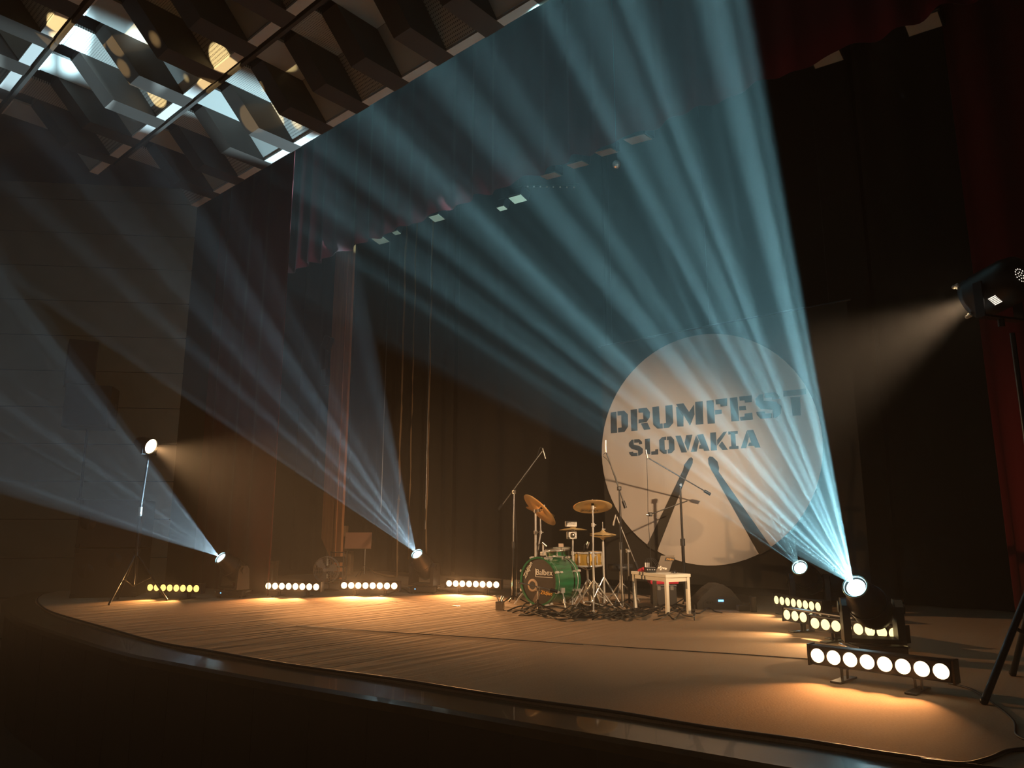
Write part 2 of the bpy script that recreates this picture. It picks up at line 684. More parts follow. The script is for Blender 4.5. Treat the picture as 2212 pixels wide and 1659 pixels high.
# return of that wall towards the stage
MB().prism([(WE.x, WE.y, z0), (WE.x - 0.5, WE.y + 1.5, z0), (WE.x - 0.5, WE.y + 1.5, 9.0), (WE.x, WE.y, 9.0)], (-0.1, 0, 0)).build('wall_return', M_STAGEBLK, wl)

# stage house
for nm, poly, off in (
        ('wall_back', [(-15, 11.2, -0.2), (4, 11.2, -0.2), (4, 11.2, 9.2), (-15, 11.2, 9.2)], (0, 0.1, 0)),
        ('wall_right', [(3.2, 4.4, -0.2), (3.2, 11.2, -0.2), (3.2, 11.2, 9.2), (3.2, 4.4, 9.2)], (0.1, 0, 0)),
        ('wall_side', [(-15, 5.5, -0.2), (-15, 11.2, -0.2), (-15, 11.2, 9.2), (-15, 5.5, 9.2)], (-0.1, 0, 0)),
        ('ceiling_stage', [(-15, 5.2, 9.0), (4, 5.2, 9.0), (4, 11.3, 9.0), (-15, 11.3, 9.0)], (0, 0, 0.1))):
    tag(MB().prism(poly, off).build(nm, M_STAGEBLK), kind='structure')

# ceiling of the hall: rows of dark fins with pale panels between them
ceil = bpy.data.objects.new('ceiling', None)
COL.objects.link(ceil)
tag(ceil, kind='structure')
MB().prism([(-19, -8, 7.2), (6, -8, 7.2), (6, 5.2, 7.2), (-19, 5.2, 7.2)], (0, 0, 0.15)).build('ceiling_slab', M_CEILTOP, ceil)
MB().prism([(-19, 5.10, 6.62), (6, 5.10, 6.62), (6, 5.10, 9.2), (-19, 5.10, 9.2)], (0, 0.1, 0)).build('ceiling_fascia', M_STAGEBLK, ceil)
MB().prism([(-19, -8, 6.62), (-10.62, -8, 6.62), (-10.62, 5.09, 6.62), (-19, 5.09, 6.62)], (0, 0, 0.1)).build('side_panel', M_CEILTOP, ceil)
FX, FW = 0.75, 0.27
zb, zt = 6.10, 6.53
protos = {}
for row in range(4):
    yf = 5.07 - 1.52 * row
    k0, k1 = -6, 6
    for k in range(-6, 9 - (0 if row == 0 else 1)):
        xr = -6.04 + FX * k          # +X face of the fin
        if 'fin' not in protos:
            prof = [(0, 0.0, zb), (0, -0.64, zb), (0, -1.06, zt), (0, -1.06, zt + 0.09), (0, -0.45, zt + 0.09), (0, 0.0, zb + 0.14)]
            protos['fin'] = MB().prism(prof, (-FW, 0, 0)).build('fin', M_FIN, ceil)
            x0, x1 = -FX, -FW
            protos['strip'] = MB().prism([(x0, -0.01, zb), (x1, -0.01, zb), (x1, -0.125, zb), (x0, -0.125, zb)], (0, 0, 0.03)).build('white_strip', M_STRIP, ceil)
            slo = [(x0, -0.13, zb + 0.03), (x1, -0.13, zb + 0.03), (x1, -0.50, zt), (x0, -0.50, zt)]
            protos['front'] = MB().prism(slo, (0, 0.03, 0.03)).build('front_panel', M_PERF, ceil)
            protos['front_p'] = MB().prism(slo, (0, 0.03, 0.03)).build('front_panel', M_PANELP, ceil)
            fl = [(x0, -0.505, zt), (x1, -0.505, zt), (x1, -1.26, zt), (x0, -1.26, zt)]
            protos['top'] = MB().prism(fl, (0, 0, 0.03)).build('top_panel', M_PERF, ceil)
            protos['top_p'] = MB().prism(fl, (0, 0, 0.03)).build('top_panel', M_PANELP, ceil)
            protos['ledge'] = MB().prism([(x0, -1.262, zt - 0.012), (x1, -1.262, zt - 0.012), (x1, -1.30, zt - 0.012), (x0, -1.30, zt - 0.012)], (0, 0, 0.03)).build('panel_trim', M_STRIP, ceil)
            protos['back'] = MB().prism([(x0, -1.305, zt), (x1, -1.305, zt), (x1, -1.47, zt + 0.30), (x0, -1.47, zt + 0.30)], (0, 0, 0.03)).build('back_panel', M_PANELP, ceil)
            for o in protos.values():
                o.location = (xr, yf, 0)
                o['proto_used'] = 0
            first = True
        per = (k + row) % 2 == 0
        for key in ('fin', 'strip', 'front' if per else 'front_p', 'top' if per else 'top_p', 'ledge', 'back'):
            o = protos[key]
            if o['proto_used'] == 0:
                o.location = (xr, yf, 0)
                o['proto_used'] = 1
            else:
                share(o, ceil, (xr, yf, 0))
    # beam between the rows
    MB().box((-5.2, yf - 1.475, zb + 0.42), (11.2, 0.04, 0.86)).build('row_beam', M_CEILTOP, ceil)


# ---------------------------------------------------------------- curtains
def curtain(name, label, x0, x1, y, z0, z1, m, folds, depth=0.07, seed=1, cat='curtain', scallop=0.0, ang=0.0, zcols=2):
    rnd = random.Random(seed)
    N = max(24, int(abs(x1 - x0) * folds * 10))
    ph = rnd.random() * 6
    vv, ff = [], []
    fr = [(rnd.uniform(0.7, 1.3), rnd.uniform(0, 6.28)) for _ in range(3)]
    L = x1 - x0
    rows = 6
    for j in range(rows + 1):
        h = j / rows
        for i in range(N + 1):
            s = i / N * L
            w = sum(math.sin(2 * math.pi * folds * f * s + p + 0.15 * math.sin(3 * h + p)) for f, p in fr) / 2.2
            zz = z0 + (z1 - z0) * h
            if scallop and j == 0:
                zz += scallop * math.sin(2 * math.pi * folds * 0.5 * s + ph)
            dd = depth * w * (0.75 + 0.25 * (1 - h))
            vv.append((x0 + s * math.cos(ang) - dd * math.sin(ang), y + s * math.sin(ang) + dd * math.cos(ang), zz))
    for j in range(rows):
        for i in range(N):
            a = j * (N + 1) + i
            ff.append((a, a + 1, a + N + 2, a + N + 1))
    o = MB().add(vv, ff, True).build(name, m)
    md = o.modifiers.new('cloth', 'SOLIDIFY')
    md.thickness = 0.006
    return tag(o, label, cat)


curtain('backdrop_curtain', 'leftmost tall black backdrop curtain, behind the brown board', -14.6, -10.6, 10.3, 0.01, 8.9, M_DRAPE, 1.6, seed=2)
curtain('backdrop_curtain', 'tall black backdrop curtain behind the hanging ropes', -10.55, -6.9, 10.35, 0.01, 8.9, M_DRAPE, 1.6, seed=3)
curtain('backdrop_curtain', 'tall black backdrop curtain behind the white circle banner', -6.85, -2.6, 10.3, 0.01, 8.9, M_DRAPE, 1.3, seed=4)
curtain('backdrop_curtain', 'rightmost black backdrop curtain, beside the red curtain', -2.55, 2.6, 10.35, 0.01, 8.9, M_DRAPE, 1.4, seed=5)
L0, L1 = on_y(384, 1000, 5.78), on_y(605, 950, 5.78)
curtain('side_curtain', 'dark red velvet side curtain behind the left row of lamps', L0.x - 0.25, L1.x, 5.78, 0.01, 8.6, M_REDVEL, 1.9, 0.10, seed=6)
curtain('side_curtain', 'black velvet side curtain between red curtain and brown board', -14.8, -12.9, 9.4, 0.01, 8.9, M_DRAPE, 1.8, seed=7)
R0 = on_y(2168, 1133, 9.5)
curtain('side_curtain', 'dark red velvet curtain at the right edge of the stage', R0.x, 2.8, 9.5, 0.01, 8.9, M_REDVEL, 1.6, 0.09, seed=8)
V0 = on_y(735, 545, 7.6)
curtain('valance', 'dark red pleated valance hanging above the stage opening', -13.6, 2.9, 7.6, V0.z, 8.85, M_REDVEL, 2.2, 0.06, seed=9, scallop=0.03, cat='valance')

# ---------------------------------------------------------------- haze filling stage and hall
hz = bpy.data.materials.new('haze')
hz.use_nodes = True
nt = hz.node_tree
for nd in list(nt.nodes):
    if nd.type != 'OUTPUT_MATERIAL':
        nt.nodes.remove(nd)
out = [nd for nd in nt.nodes if nd.type == 'OUTPUT_MATERIAL'][0]
vsn = nt.nodes.new('ShaderNodeVolumeScatter')
vsn.inputs['Density'].default_value = HAZE
vsn.inputs['Anisotropy'].default_value = HAZE_G
nt.links.new(vsn.outputs[0], out.inputs['Volume'])
hb = MB().box((-6.0, 2.4, 4.15), (19.6, 18.0, 10.5)).build('haze', hz)
tag(hb, 'thin stage haze that makes the light beams visible', 'haze', kind='stuff')

# ================================================================ THINGS
CAMP = Vector((0, 0, CAMH))
FWD = Vector((-CC, CS, 0))          # horizontal view direction
RIGHT = Vector((CS, CC, 0))
ZV = Vector((0, 0, 1))


def frame(xd, yd, zd):
    m = Matrix((xd, yd, zd)).transposed()
    return m


def text_mesh(name, body, size, mat_, origin, xd, yd, parent, ext=0.002, shear=0.0, center=True):
    cu = bpy.data.curves.new(name, 'FONT')
    cu.body = body
    cu.size = size
    cu.extrude = ext
    cu.shear = shear
    cu.align_x = 'CENTER' if center else 'LEFT'
    cu.align_y = 'CENTER'
    cu.resolution_u = 3
    t = bpy.data.objects.new('tmp_text', cu)
    COL.objects.link(t)
    dg = bpy.context.evaluated_depsgraph_get()
    me = bpy.data.meshes.new_from_object(t.evaluated_get(dg))
    bpy.data.objects.remove(t)
    xd = Vector(xd).normalized()
    yd = Vector(yd).normalized()
    zd = xd.cross(yd)
    M = Matrix.Translation(Vector(origin)) @ frame(xd, yd, zd).to_4x4()
    me.transform(M)
    me.materials.clear()
    me.materials.append(mat_)
    o = bpy.data.objects.new(name, me)
    COL.objects.link(o)
    o.parent = parent
    return o


# ---------------------------------------------------------------- LED bars
LEDM = {}


def led_mat(key, col, s):
    if key not in LEDM:
        LEDM[key] = mat('led_' + key, (0.8, 0.7, 0.5), 0.3, emit=col, estr=s, sample=False)
    return LEDM[key]


BAR_PROTO = {}


def led_bar(label, pa, pb, led, colr, power, tilt=-0.06, half=42, n_lamps=2):
    A_, B_ = on_z(pa[0], pa[1], 0.14), on_z(pb[0], pb[1], 0.14)
    c = (A_ + B_) / 2
    # the bar is 0.735 m from first to last lens: turn it until it spans as much of the view as in the photo
    fa, fb_, best = None, None, None
    for q in range(-800, 801, 5):
        th_ = math.radians(q / 10)
        d = RIGHT * math.cos(th_) - FWD * math.sin(th_)
        e0, e1 = c - d * 0.3675, c + d * 0.3675
        err = abs((to_px(e1)[0] - to_px(e0)[0]) - (pb[0] - pa[0])) + 0.35 * abs((to_px(e1)[1] - to_px(e0)[1]) - (pb[1] - pa[1]))
        if best is None or err < best[0]:
            best = (err, d)
    d = best[1]
    rz = math.atan2(d.y, d.x)
    t = thing('led_bar', label, 'stage light', (c.x, c.y, 0), rz, 'lamp bars on the stage floor')
    if not BAR_PROTO:
        h = MB().bevel_box((0, 0.05, 0.14), (0.85, 0.09, 0.125), 0.012)
        for s in (-1, 1):
            h.box((s * 0.431, 0.05, 0.14), (0.012, 0.10, 0.135))
        for k in range(9):
            h.box((-0.42 + 0.105 * k, 0.1, 0.14), (0.006, 0.03, 0.11))
        BAR_PROTO['housing'] = h.build('housing', M_BLACKMET, t)
        BAR_PROTO['rim'] = MB().torus((0, 0, 0), 0.0475, 0.004, (0, 1, 0), 24, 6).build('lens_rim', M_BLACKPL, t)
        BAR_PROTO['bracket'] = MB().box((-0.018, 0.05, 0.05), (0.006, 0.03, 0.09)).box((0.018, 0.05, 0.05), (0.006, 0.03, 0.09)).cyl((-0.03, 0.05, 0.075), (0.03, 0.05, 0.075), 0.008, n=8).build('bracket', M_BLACKMET, t)
        BAR_PROTO['foot'] = MB().bevel_box((0, 0.03, 0.007), (0.07, 0.26, 0.012), 0.004).build('foot', M_BLACKPL, t)
        new = True
    else:
        new = False
        share(BAR_PROTO['housing'], t)
    if led not in BAR_PROTO:
        BAR_PROTO[led] = MB().lathe([(0.0005, -0.007), (0.024, -0.005), (0.0455, 0.0)], (0, 0, 0), (0, 1, 0), 20).build('lens', led_mat(led, colr, {'amber': 1.5, 'yellow': 1.45, 'warm': 2.3}[led]), t)
        firstl = True
    else:
        firstl = False
    for k in range(8):
        x = -0.3675 + 0.105 * k
        for key, y in ((led, 0.0), ('rim', 0.002)):
            o = BAR_PROTO[key]
            if k == 0 and ((key == led and firstl) or (key == 'rim' and new)):
                o.location = (x, y, 0.14)
            else:
                share(o, t, (x, y, 0.14))
    for s in (-1, 1):
        for key in ('bracket', 'foot'):
            if new and s == -1:
                BAR_PROTO[key].location = (s * 0.22, 0, 0)
            else:
                share(BAR_PROTO[key], t, (s * 0.22, 0, 0))
    nrm = Vector((d.y, -d.x, 0))
    for s in [(-0.3675 + 0.735 * (k + 0.5) / n_lamps) for k in range(n_lamps)]:
        p = Vector((c.x, c.y, 0.14)) + d * s + nrm * 0.02
        spot('bar_lamp', p, nrm + Vector((0, 0, tilt)), power * 2 / n_lamps, AMBER if led == 'amber' else WARM if led == 'yellow' else (1.0, 0.47, 0.17), half, 1.0)
    return t


led_bar('dim amber lamp bar beside the loudspeaker stack, leftmost of all', (324.7, 1267.9), (424.4, 1272.7), 'amber', (1.0, 0.62, 0.16), P_BAR * 3.0)
led_bar('amber lamp bar in front of the red curtain and left of the round fan', (579.9, 1265.2), (683, 1268.4), 'warm', (1.0, 0.74, 0.44), P_BAR * 6.0)
led_bar('lamp bar just right of the round fan', (743.4, 1264.5), (851.5, 1265.8), 'warm', (1.0, 0.74, 0.44), P_BAR * 7.5, half=62)
led_bar('lamp bar between the second moving head and the drum kit', (969.9, 1260.8), (1071.7, 1262.4), 'warm', (1.0, 0.74, 0.44), P_BAR * 8.0, half=55)
led_bar('farthest yellow lamp bar on the right, behind the rear moving head', (1675.7, 1300.4), (1766, 1306), 'yellow', (1.0, 0.78, 0.34), P_BAR * 1.8)
led_bar('yellow lamp bar in front of the rear moving head', (1699, 1330.7), (1831, 1345), 'yellow', (1.0, 0.78, 0.34), P_BAR * 2.2)
led_bar('yellow lamp bar partly hidden behind the big front moving head', (1759, 1350), (1930, 1365), 'yellow', (1.0, 0.78, 0.34), P_BAR * 2.2)
led_bar('nearest and largest lamp bar, in front of the big moving head', (1766.7, 1414.7), (2033.6, 1452.2), 'warm', (1.0, 0.74, 0.44), P_BAR * 2.6, tilt=-0.10, half=40, n_lamps=4)

# ---------------------------------------------------------------- moving heads
M_LENS = mat('cyan_lamp_lens', (0.6, 0.8, 0.85), 0.1, emit=(0.62, 0.93, 1.0), estr=14.0, sample=False)
M_LENSRING = mat('lens_ring_glass', (0.35, 0.55, 0.60), 0.12, 0.6)


def moving_head(label, key, base_px, lens_px, sheet, color, gobo, reach=0.29, power=None, arms=None):
    b = on_z(*base_px)
    piv = Vector((b.x, b.y, 0.365))
    d = ray(*lens_px).normalized()
    # lens: where the sight line comes nearest / enters the sphere the head sweeps
    oc = CAMP - piv
    bb = oc.dot(d)
    cc = oc.dot(oc) - reach * reach
    disc = bb * bb - cc
    s = -bb - math.sqrt(disc) if disc > 0 else -bb
    lens = CAMP + d * s
    ax = (lens - piv).normalized()
    hx = Vector((ax.x, ax.y, 0)).normalized()
    if arms is not None:
        hx = (hx + arms * -FWD).normalized()
    ta = Vector((-hx.y, hx.x, 0))           # tilt axis
    t = thing('moving_head', label, 'stage light', (b.x, b.y, 0), 0, 'moving head lights')
    L = lambda p: Vector(p) - Vector((b.x, b.y, 0))
    R = frame(hx, ta, ZV)
    # base
    fac = frame(RIGHT, FWD, ZV)
    bs = MB().bevel_box((0, 0, 0.062), (0.37, 0.30, 0.075), 0.012, fac).build('base', M_BLACKPL, t)
    for sx in (-1, 1):
        for sy in (-1, 1):
            MB().cyl(fac @ Vector((sx * 0.15, sy * 0.12, 0.0)), fac @ Vector((sx * 0.15, sy * 0.12, 0.035)), 0.02, n=10).build('rubber_foot', M_CABLE, bs)
    MB().box(fac @ Vector((-0.05, -0.152, 0.062)), (0.07, 0.004, 0.035), fac).build('display', M_GRILLE, bs)
    MB().box(fac @ Vector((-0.115, -0.152, 0.07)), (0.012, 0.004, 0.012), fac).build('status_light', M_BLUELCD, bs)
    for sx in (-1, 1):
        hd = MB()
        hd.tube([fac @ Vector((sx * 0.19, -0.09, 0.07)), fac @ Vector((sx * 0.225, -0.08, 0.085)), fac @ Vector((sx * 0.225, 0.08, 0.085)), fac @ Vector((sx * 0.19, 0.09, 0.07))], 0.01, 8)
        hd.build('handle', M_STEEL, bs)
    # turntable and yoke
    yk = MB().cyl((0, 0, 0.098), (0, 0, 0.112), 0.12, n=24)
    yk.bevel_box((0, 0, 0.128), (0.20, 0.42, 0.035), 0.010, R)
    for s_ in (-1, 1):
        pr = [(-0.10, 0.112), (0.10, 0.112), (0.085, 0.38), (0.05, 0.43), (-0.05, 0.43), (-0.085, 0.38)]
        poly = [R @ Vector((x, s_ * 0.158, z)) for x, z in pr]
        yk.prism(poly, R @ Vector((0, s_ * 0.055, 0)))
    yo = yk.build('yoke', M_BLACKPL, t)
    for s_ in (-1, 1):
        MB().cyl(R @ Vector((0, s_ * 0.222, 0.365)), R @ Vector((0, s_ * 0.232, 0.365)), 0.045, n=20).build('yoke_cap', M_BLACKMET, yo)
    # head
    c = L(piv)
    prof = [(0.001, -0.165), (0.075, -0.165), (0.120, -0.13), (0.145, -0.05), (0.145, 0.06), (0.125, 0.16), (0.100, 0.215), (0.094, reach - 0.004), (0.086, reach + 0.010), (0.080, reach - 0.002), (0.078, reach - 0.02)]
    he = MB().lathe(prof, c, ax, 32).build('head', M_BLACKPL, t)
    MB().torus(c + ax * (reach + 0.006), 0.088, 0.008, ax, 36, 8).build('lens_ring', M_LENSRING, he)
    MB().lathe([(0.0005, reach + 0.010), (0.04, reach + 0.004), (0.068, reach - 0.010)], c, ax, 28).build('lens', M_LENS, he)
    # cooling fins / seam lines on the head
    MB().torus(c + ax * 0.08, 0.1435, 0.004, ax, 36, 6).build('seam_ring', M_BLACKMET, he)
    MB().box(c + ta * 0.0 - hx * 0.0 + ax * -0.168, (0.08, 0.08, 0.012), frame(ta, ax.cross(ta), ax)).build('vent', M_GRILLE, he)
    spot('head_lamp', piv + ax * (reach + 0.03), ax, power or P_HEAD[key], color, 20, 0.08, 0.0, gobo, None, sheet)
    return t


moving_head('big black moving head with bright cyan beams behind the nearest lamp bar', 'A', (1890, 1420), (1848, 1268), ((-.89, .08, .44), (-.09, -.105, .985), 0.095, 0.22), CYAN, (23.0, 0.10, 1.7, 0.04, 0.42), 0.31, arms=1.6)
moving_head('smaller looking rear moving head with a cyan lens at the right', 'B', (1752, 1324), (1728, 1226), ((-.80, -.06, .52), (-.10, -.05, .98), 0.08, 0.4), CYAN, (22.0, 0.05, 4.1, 0.06, 0.42), arms=1.6)
moving_head('moving head with pale blue beams between the lamp bars left of the drums', 'C', (916, 1281), (901, 1197), ((-.13, -.85, .51), (-.03, -.30, .95), 0.12), CYAN2, (24.0, 0.13, 2.9, 0.06, 0.42))
moving_head('leftmost moving head, its beams pointing out past the loudspeakers', 'D', (503, 1290), (477, 1205), ((-.20, -.93, .31), (-.25, -.56, .79), 0.16), CYAN2, (26.0, 0.16, 6.3, 0.06, 0.42))

# added unseen lamp without a fixture, throws the warm ovals onto the ceiling
hp0 = Vector((-6.5, -7.5, -0.8))
spot('added_oval_lamp', hp0, Vector((-8.0, 3.1, 6.1)) - hp0, 14000.0, (1.0, 0.72, 0.34), 4.0, 0.05, 0.0, (26.0, 0.0, 0.9, 0.33, 0.39))
# ---------------------------------------------------------------- stands with lamps
def tripod(root, z_collar, feet, r=0.017, mat_=None, base=(0, 0, 0)):
    mat_ = mat_ or M_BLACKMET
    base = Vector(base)
    for f in feet:
        f = Vector(f)
        MB().cyl(base + Vector((0, 0, z_collar)), f + Vector((0, 0, 0.012)), r, n=10).sphere(f + Vector((0, 0, r)), r * 1.15, 8, 6).build('leg', mat_, root)
        mid = base.lerp(f, 0.5) + Vector((0, 0, z_collar * 0.5))
        MB().cyl(base + Vector((0, 0, z_collar * 0.32)), mid, r * 0.55, n=8).build('brace', mat_, root)
    MB().cyl(base + Vector((0, 0, z_collar - 0.04)), base + Vector((0, 0, z_collar + 0.04)), r * 2.0, n=14).build('collar', mat_, root)


M_LAMPW = mat('warm_lamp_lens', (0.9, 0.8, 0.6), 0.3, emit=(1.0, 0.72, 0.40), estr=14.0, sample=True)
M_LAMPF = mat('warm_par_face', (0.9, 0.8, 0.6), 0.3, emit=(1.0, 0.74, 0.42), estr=9.0, sample=False)
M_LEAK = mat('light_leak', (0.9, 0.8, 0.7), 0.5, emit=(1.0, 0.88, 0.74), estr=1.1, sample=False)

# right-hand stand
dE = ray(2184, 700)
pE = CAMP + dE * (4.55 / dE.dot(FWD))
tE = thing('lighting_stand', 'black tripod lighting stand at the right edge, close to the camera', 'stand', (pE.x, pE.y, 0))
zE = pE.z - 0.06
MB().cyl((0, 0, 0.15), (0, 0, 1.25), 0.021, n=14).build('lower_pole', M_BLACKMET, tE)
MB().cyl((0, 0, 1.2), (0, 0, zE), 0.016, n=14).build('upper_pole', M_BLACKMET, tE)
MB().cyl((0, 0, 1.17), (0, 0, 1.29), 0.03, n=14).cyl((0.02, 0, 1.23), (0.07, -0.02, 1.23), 0.012, n=8).build('clamp_knob', M_BLACKPL, tE)
MB().lathe([(0.001, 0), (0.025, 0), (0.028, 0.006), (0.001, 0.008)], (-0.02, -0.025, 1.11), -FWD, 14).build('badge', M_STEEL, tE)
f1 = on_z(2126, 1522) - Vector((pE.x, pE.y, 0))
rr = f1.length
ang = math.atan2(f1.y, f1.x)
feet = [f1] + [Vector((rr * math.cos(ang + k * 2 * math.pi / 3), rr * math.sin(ang + k * 2 * math.pi / 3), 0)) for k in (1, 2)]
tripod(tE, 0.80, feet, 0.020)
# wash lamp on it
target = Vector((-5.3, 8.2, 1.5))
cE = at_depth(2153, 622, pE)
aE = (target - cE).normalized()
tl = thing('wash_light', 'black round wash light glowing warm on top of the right stand', 'stage light', cE)
prof = [(0.001, -0.20), (0.10, -0.20), (0.135, -0.17), (0.15, -0.10), (0.15, 0.10), (0.145, 0.13), (0.150, 0.16), (0.138, 0.16), (0.132, 0.13)]
bodyE = MB().lathe(prof, (0, 0, 0), aE, 36).build('body', M_BLACKPL, tl)
MB().lathe([(0.0005, 0.138), (0.13, 0.132)], (0, 0, 0), aE, 32).build('lens', M_LAMPW, tl)
hxE = Vector((aE.x, aE.y, 0)).normalized()
taE = Vector((-hxE.y, hxE.x, 0))
uE = aE.cross(taE)
yk = MB()
for s in (-1, 1):
    yk.box(taE * s * 0.168 + Vector((0, 0, -0.09)), (0.06, 0.012, 0.22), frame(hxE, taE, ZV))
yk.box((0, 0, -0.205), (0.06, 0.35, 0.014), frame(hxE, taE, ZV))
yk.cyl((0, 0, -0.21), (0, 0, -0.26), 0.02, n=12)
yk.build('yoke', M_BLACKMET, tl)
for k in range(4):
    t = math.radians(35 + 90 * k)
    rd = taE * math.cos(t) + uE * math.sin(t)
    cl = MB().box(rd * 0.150 + aE * 0.165, (0.03, 0.02, 0.028), frame(rd, aE.cross(rd), aE))
    cl.sphere(rd * 0.156 + aE * 0.185, 0.014, 8, 6)
    cl.build('filter_clip', M_WHITEPL, tl)
toc = (CAMP - cE).normalized()
side = (toc - aE * toc.dot(aE)).normalized()
side2 = aE.cross(side)
for k in range(6):
    dirs = (side * math.cos(0.42) + side2 * math.sin(0.42) * (-1 if (side2.z > 0) else 1))
    tang = aE.cross(dirs)
    MB().box(dirs * 0.1505 - aE * (0.03) + tang * (-0.03 + 0.011 * k), (0.003, 0.005, 0.05), frame(dirs, tang, aE)).build('vent_slot', M_LEAK, bodyE)
vh = MB()
for ring, cnt in ((0.0, 1), (0.022, 7), (0.044, 14)):
    for k in range(cnt):
        t = 2 * math.pi * k / cnt
        p = side * 0.055 + (side * math.cos(t) + side2 * math.sin(t)) * ring - aE * 0.201
        vh.lathe([(0.0003, -0.001), (0.0045, 0.0)], p, -aE, 8)
tag(vh.build('vent_holes', M_LEAK, bodyE), kind='stuff')
spot('wash_lamp', cE + aE * 0.17, aE, P_KEY, (1.0, 0.66, 0.38), 24.0, 1.0, 0.05)

# left-hand stand
pF = on_z(284, 1300)
tF = thing('lighting_stand', 'thin black tripod stand in front of the loudspeaker stack', 'stand', (pF.x, pF.y, 0))
cF = at_depth(323, 963, pF)
MB().cyl((0, 0, 0.2), (0, 0, 1.2), 0.019, n=12).build('lower_pole', M_BLACKMET, tF)
offF = Vector((cF.x - pF.x, cF.y - pF.y, 0))
MB().cyl((0, 0, 1.15), (offF.x, offF.y, cF.z - 0.12), 0.014, n=12).build('upper_pole', M_BLACKMET, tF)
MB().cyl((0, 0, 1.1), (0, 0, 1.22), 0.028, n=12).cyl((0.02, 0, 1.15), (0.07, -0.03, 1.15), 0.011, n=8).build('clamp_knob', M_STEEL, tF)
ff_ = on_z(224, 1291) - Vector((pF.x, pF.y, 0))
rr = 0.42
an = math.atan2(ff_.y, ff_.x)
tripod(tF, 0.62, [Vector((rr * math.cos(an + k * 2 * math.pi / 3), rr * math.sin(an + k * 2 * math.pi / 3), 0)) for k in range(3)], 0.013, M_BLACKMET)
targetF = Vector((-5.2, 6.3, 0.3))
aF = (targetF - cF).normalized()
tp = thing('par_light', 'bright warm par can on the stand by the loudspeaker stack', 'stage light', cF)
MB().lathe([(0.001, -0.22), (0.06, -0.22), (0.075, -0.18), (0.10, -0.10), (0.108, 0.03), (0.112, 0.04), (0.104, 0.04), (0.10, 0.02)], (0, 0, 0), aF, 28).build('can', M_BLACKMET, tp)
MB().lathe([(0.0005, 0.035), (0.06, 0.03), (0.10, 0.015)], (0, 0, 0), aF, 28).build('lamp_face', M_LAMPF, tp)
hxF = Vector((aF.x, aF.y, 0)).normalized()
taF = Vector((-hxF.y, hxF.x, 0))
yk = MB()
for s in (-1, 1):
    yk.box(taF * s * 0.122 + Vector((0, 0, -0.055)), (0.03, 0.006, 0.13), frame(hxF, taF, ZV))
yk.box((0, 0, -0.118), (0.03, 0.25, 0.006), frame(hxF, taF, ZV))
yk.build('bracket', M_BLACKMET, tp)
spot('par_lamp', cF + aF * 0.06, aF, P_PAR, (1.0, 0.55, 0.24), 27, 1.0, 0.03)

# ---------------------------------------------------------------- loudspeakers at the left
sp0, sp1 = on_z(150, 1293), on_z(292, 1290)
dS = (sp1 - sp0)
LS = dS.length
dS.normalize()
nS = Vector((dS.y, -dS.x, 0))
rzS = math.atan2(dS.y, dS.x)
cS = (sp0 + sp1) / 2 - nS * 0.36
HS = 0.66
for k, lab in enumerate(('lower black subwoofer cabinet standing on the stage at the left', 'upper black subwoofer cabinet stacked on another at the left')):
    t = thing('subwoofer', lab, 'loudspeaker', (cS.x, cS.y, 0.001 + k * (HS + 0.012)), rzS, 'subwoofer stack')
    MB().bevel_box((0, 0, HS / 2), (LS, 0.70, HS), 0.012).build('cabinet', M_CASE, t)
    hpos = ((-0.30, 0.36), (0.12, 0.50)) if k == 0 else ((-0.34, 0.34),)
    for hx_, hz_ in hpos:
        h = MB().lathe([(0.001, -0.004), (0.085, -0.004), (0.10, 0.001), (0.10, 0.006), (0.001, 0.006)], (hx_ * LS / 1.0, -0.352, hz_), (0, -1, 0), 20)
        ho = h.build('handle_plate', M_GRILLE, t)
        MB().box((hx_ * LS, -0.362, hz_), (0.022, 0.012, 0.19)).build('handle_grip', M_CASE, ho)
    for sx in (-1, 1):
        for sz in (0.03, HS - 0.03):
            MB().bevel_box((sx * (LS / 2 - 0.025), -0.335, sz), (0.06, 0.05, 0.066), 0.01).build('corner_guard', M_BLACKMET, t)
    MB().box((-LS / 2 - 0.004, 0, HS / 2), (0.01, 0.64, HS - 0.06)).build('grille', M_GRILLE, t)
# pole and top speakers
zp = 2 * HS + 0.02
pp = at_depth(171, 1090, cS)
pole = thing('speaker_pole', 'thin black pole rising from the subwoofer stack', 'pole', (pp.x, pp.y, zp))
q1 = at_depth(178, 925, cS)
MB().cyl((0, 0, 0), (0, 0, q1.z - zp - 0.02), 0.018, n=12).build('tube', M_BLACKMET, pole)
MB().cyl((0, 0, 0), (0, 0, 0.03), 0.05, n=14).build('flange', M_BLACKMET, pole)
for lab, (xa, ya, xb, yb), yawk in (('upper tall black top loudspeaker above the pole', (143, 737, 191, 832), 0.35), ('lower black top loudspeaker on the pole', (146, 834, 232, 925), 0.0)):
    a_, b_ = at_depth(xa, ya, cS), at_depth(xb, yb, cS)
    w = (b_ - a_).dot(RIGHT)
    h = a_.z - b_.z
    ctr = (a_ + b_) / 2 + FWD * 0.1
    t = thing('top_loudspeaker', lab, 'loudspeaker', (ctr.x, ctr.y, b_.z), rzS + yawk)
    MB().bevel_box((0, 0, h / 2), (w * 0.95, 0.42, h), 0.02).build('cabinet', M_CASE, t)
    MB().box((0, -0.213, h / 2), (w * 0.84, 0.012, h * 0.86)).build('grille', M_GRILLE, t)
    MB().box((w * 0.478, 0.05, h / 2), (0.012, 0.12, 0.16)).build('handle', M_BLACKMET, t)

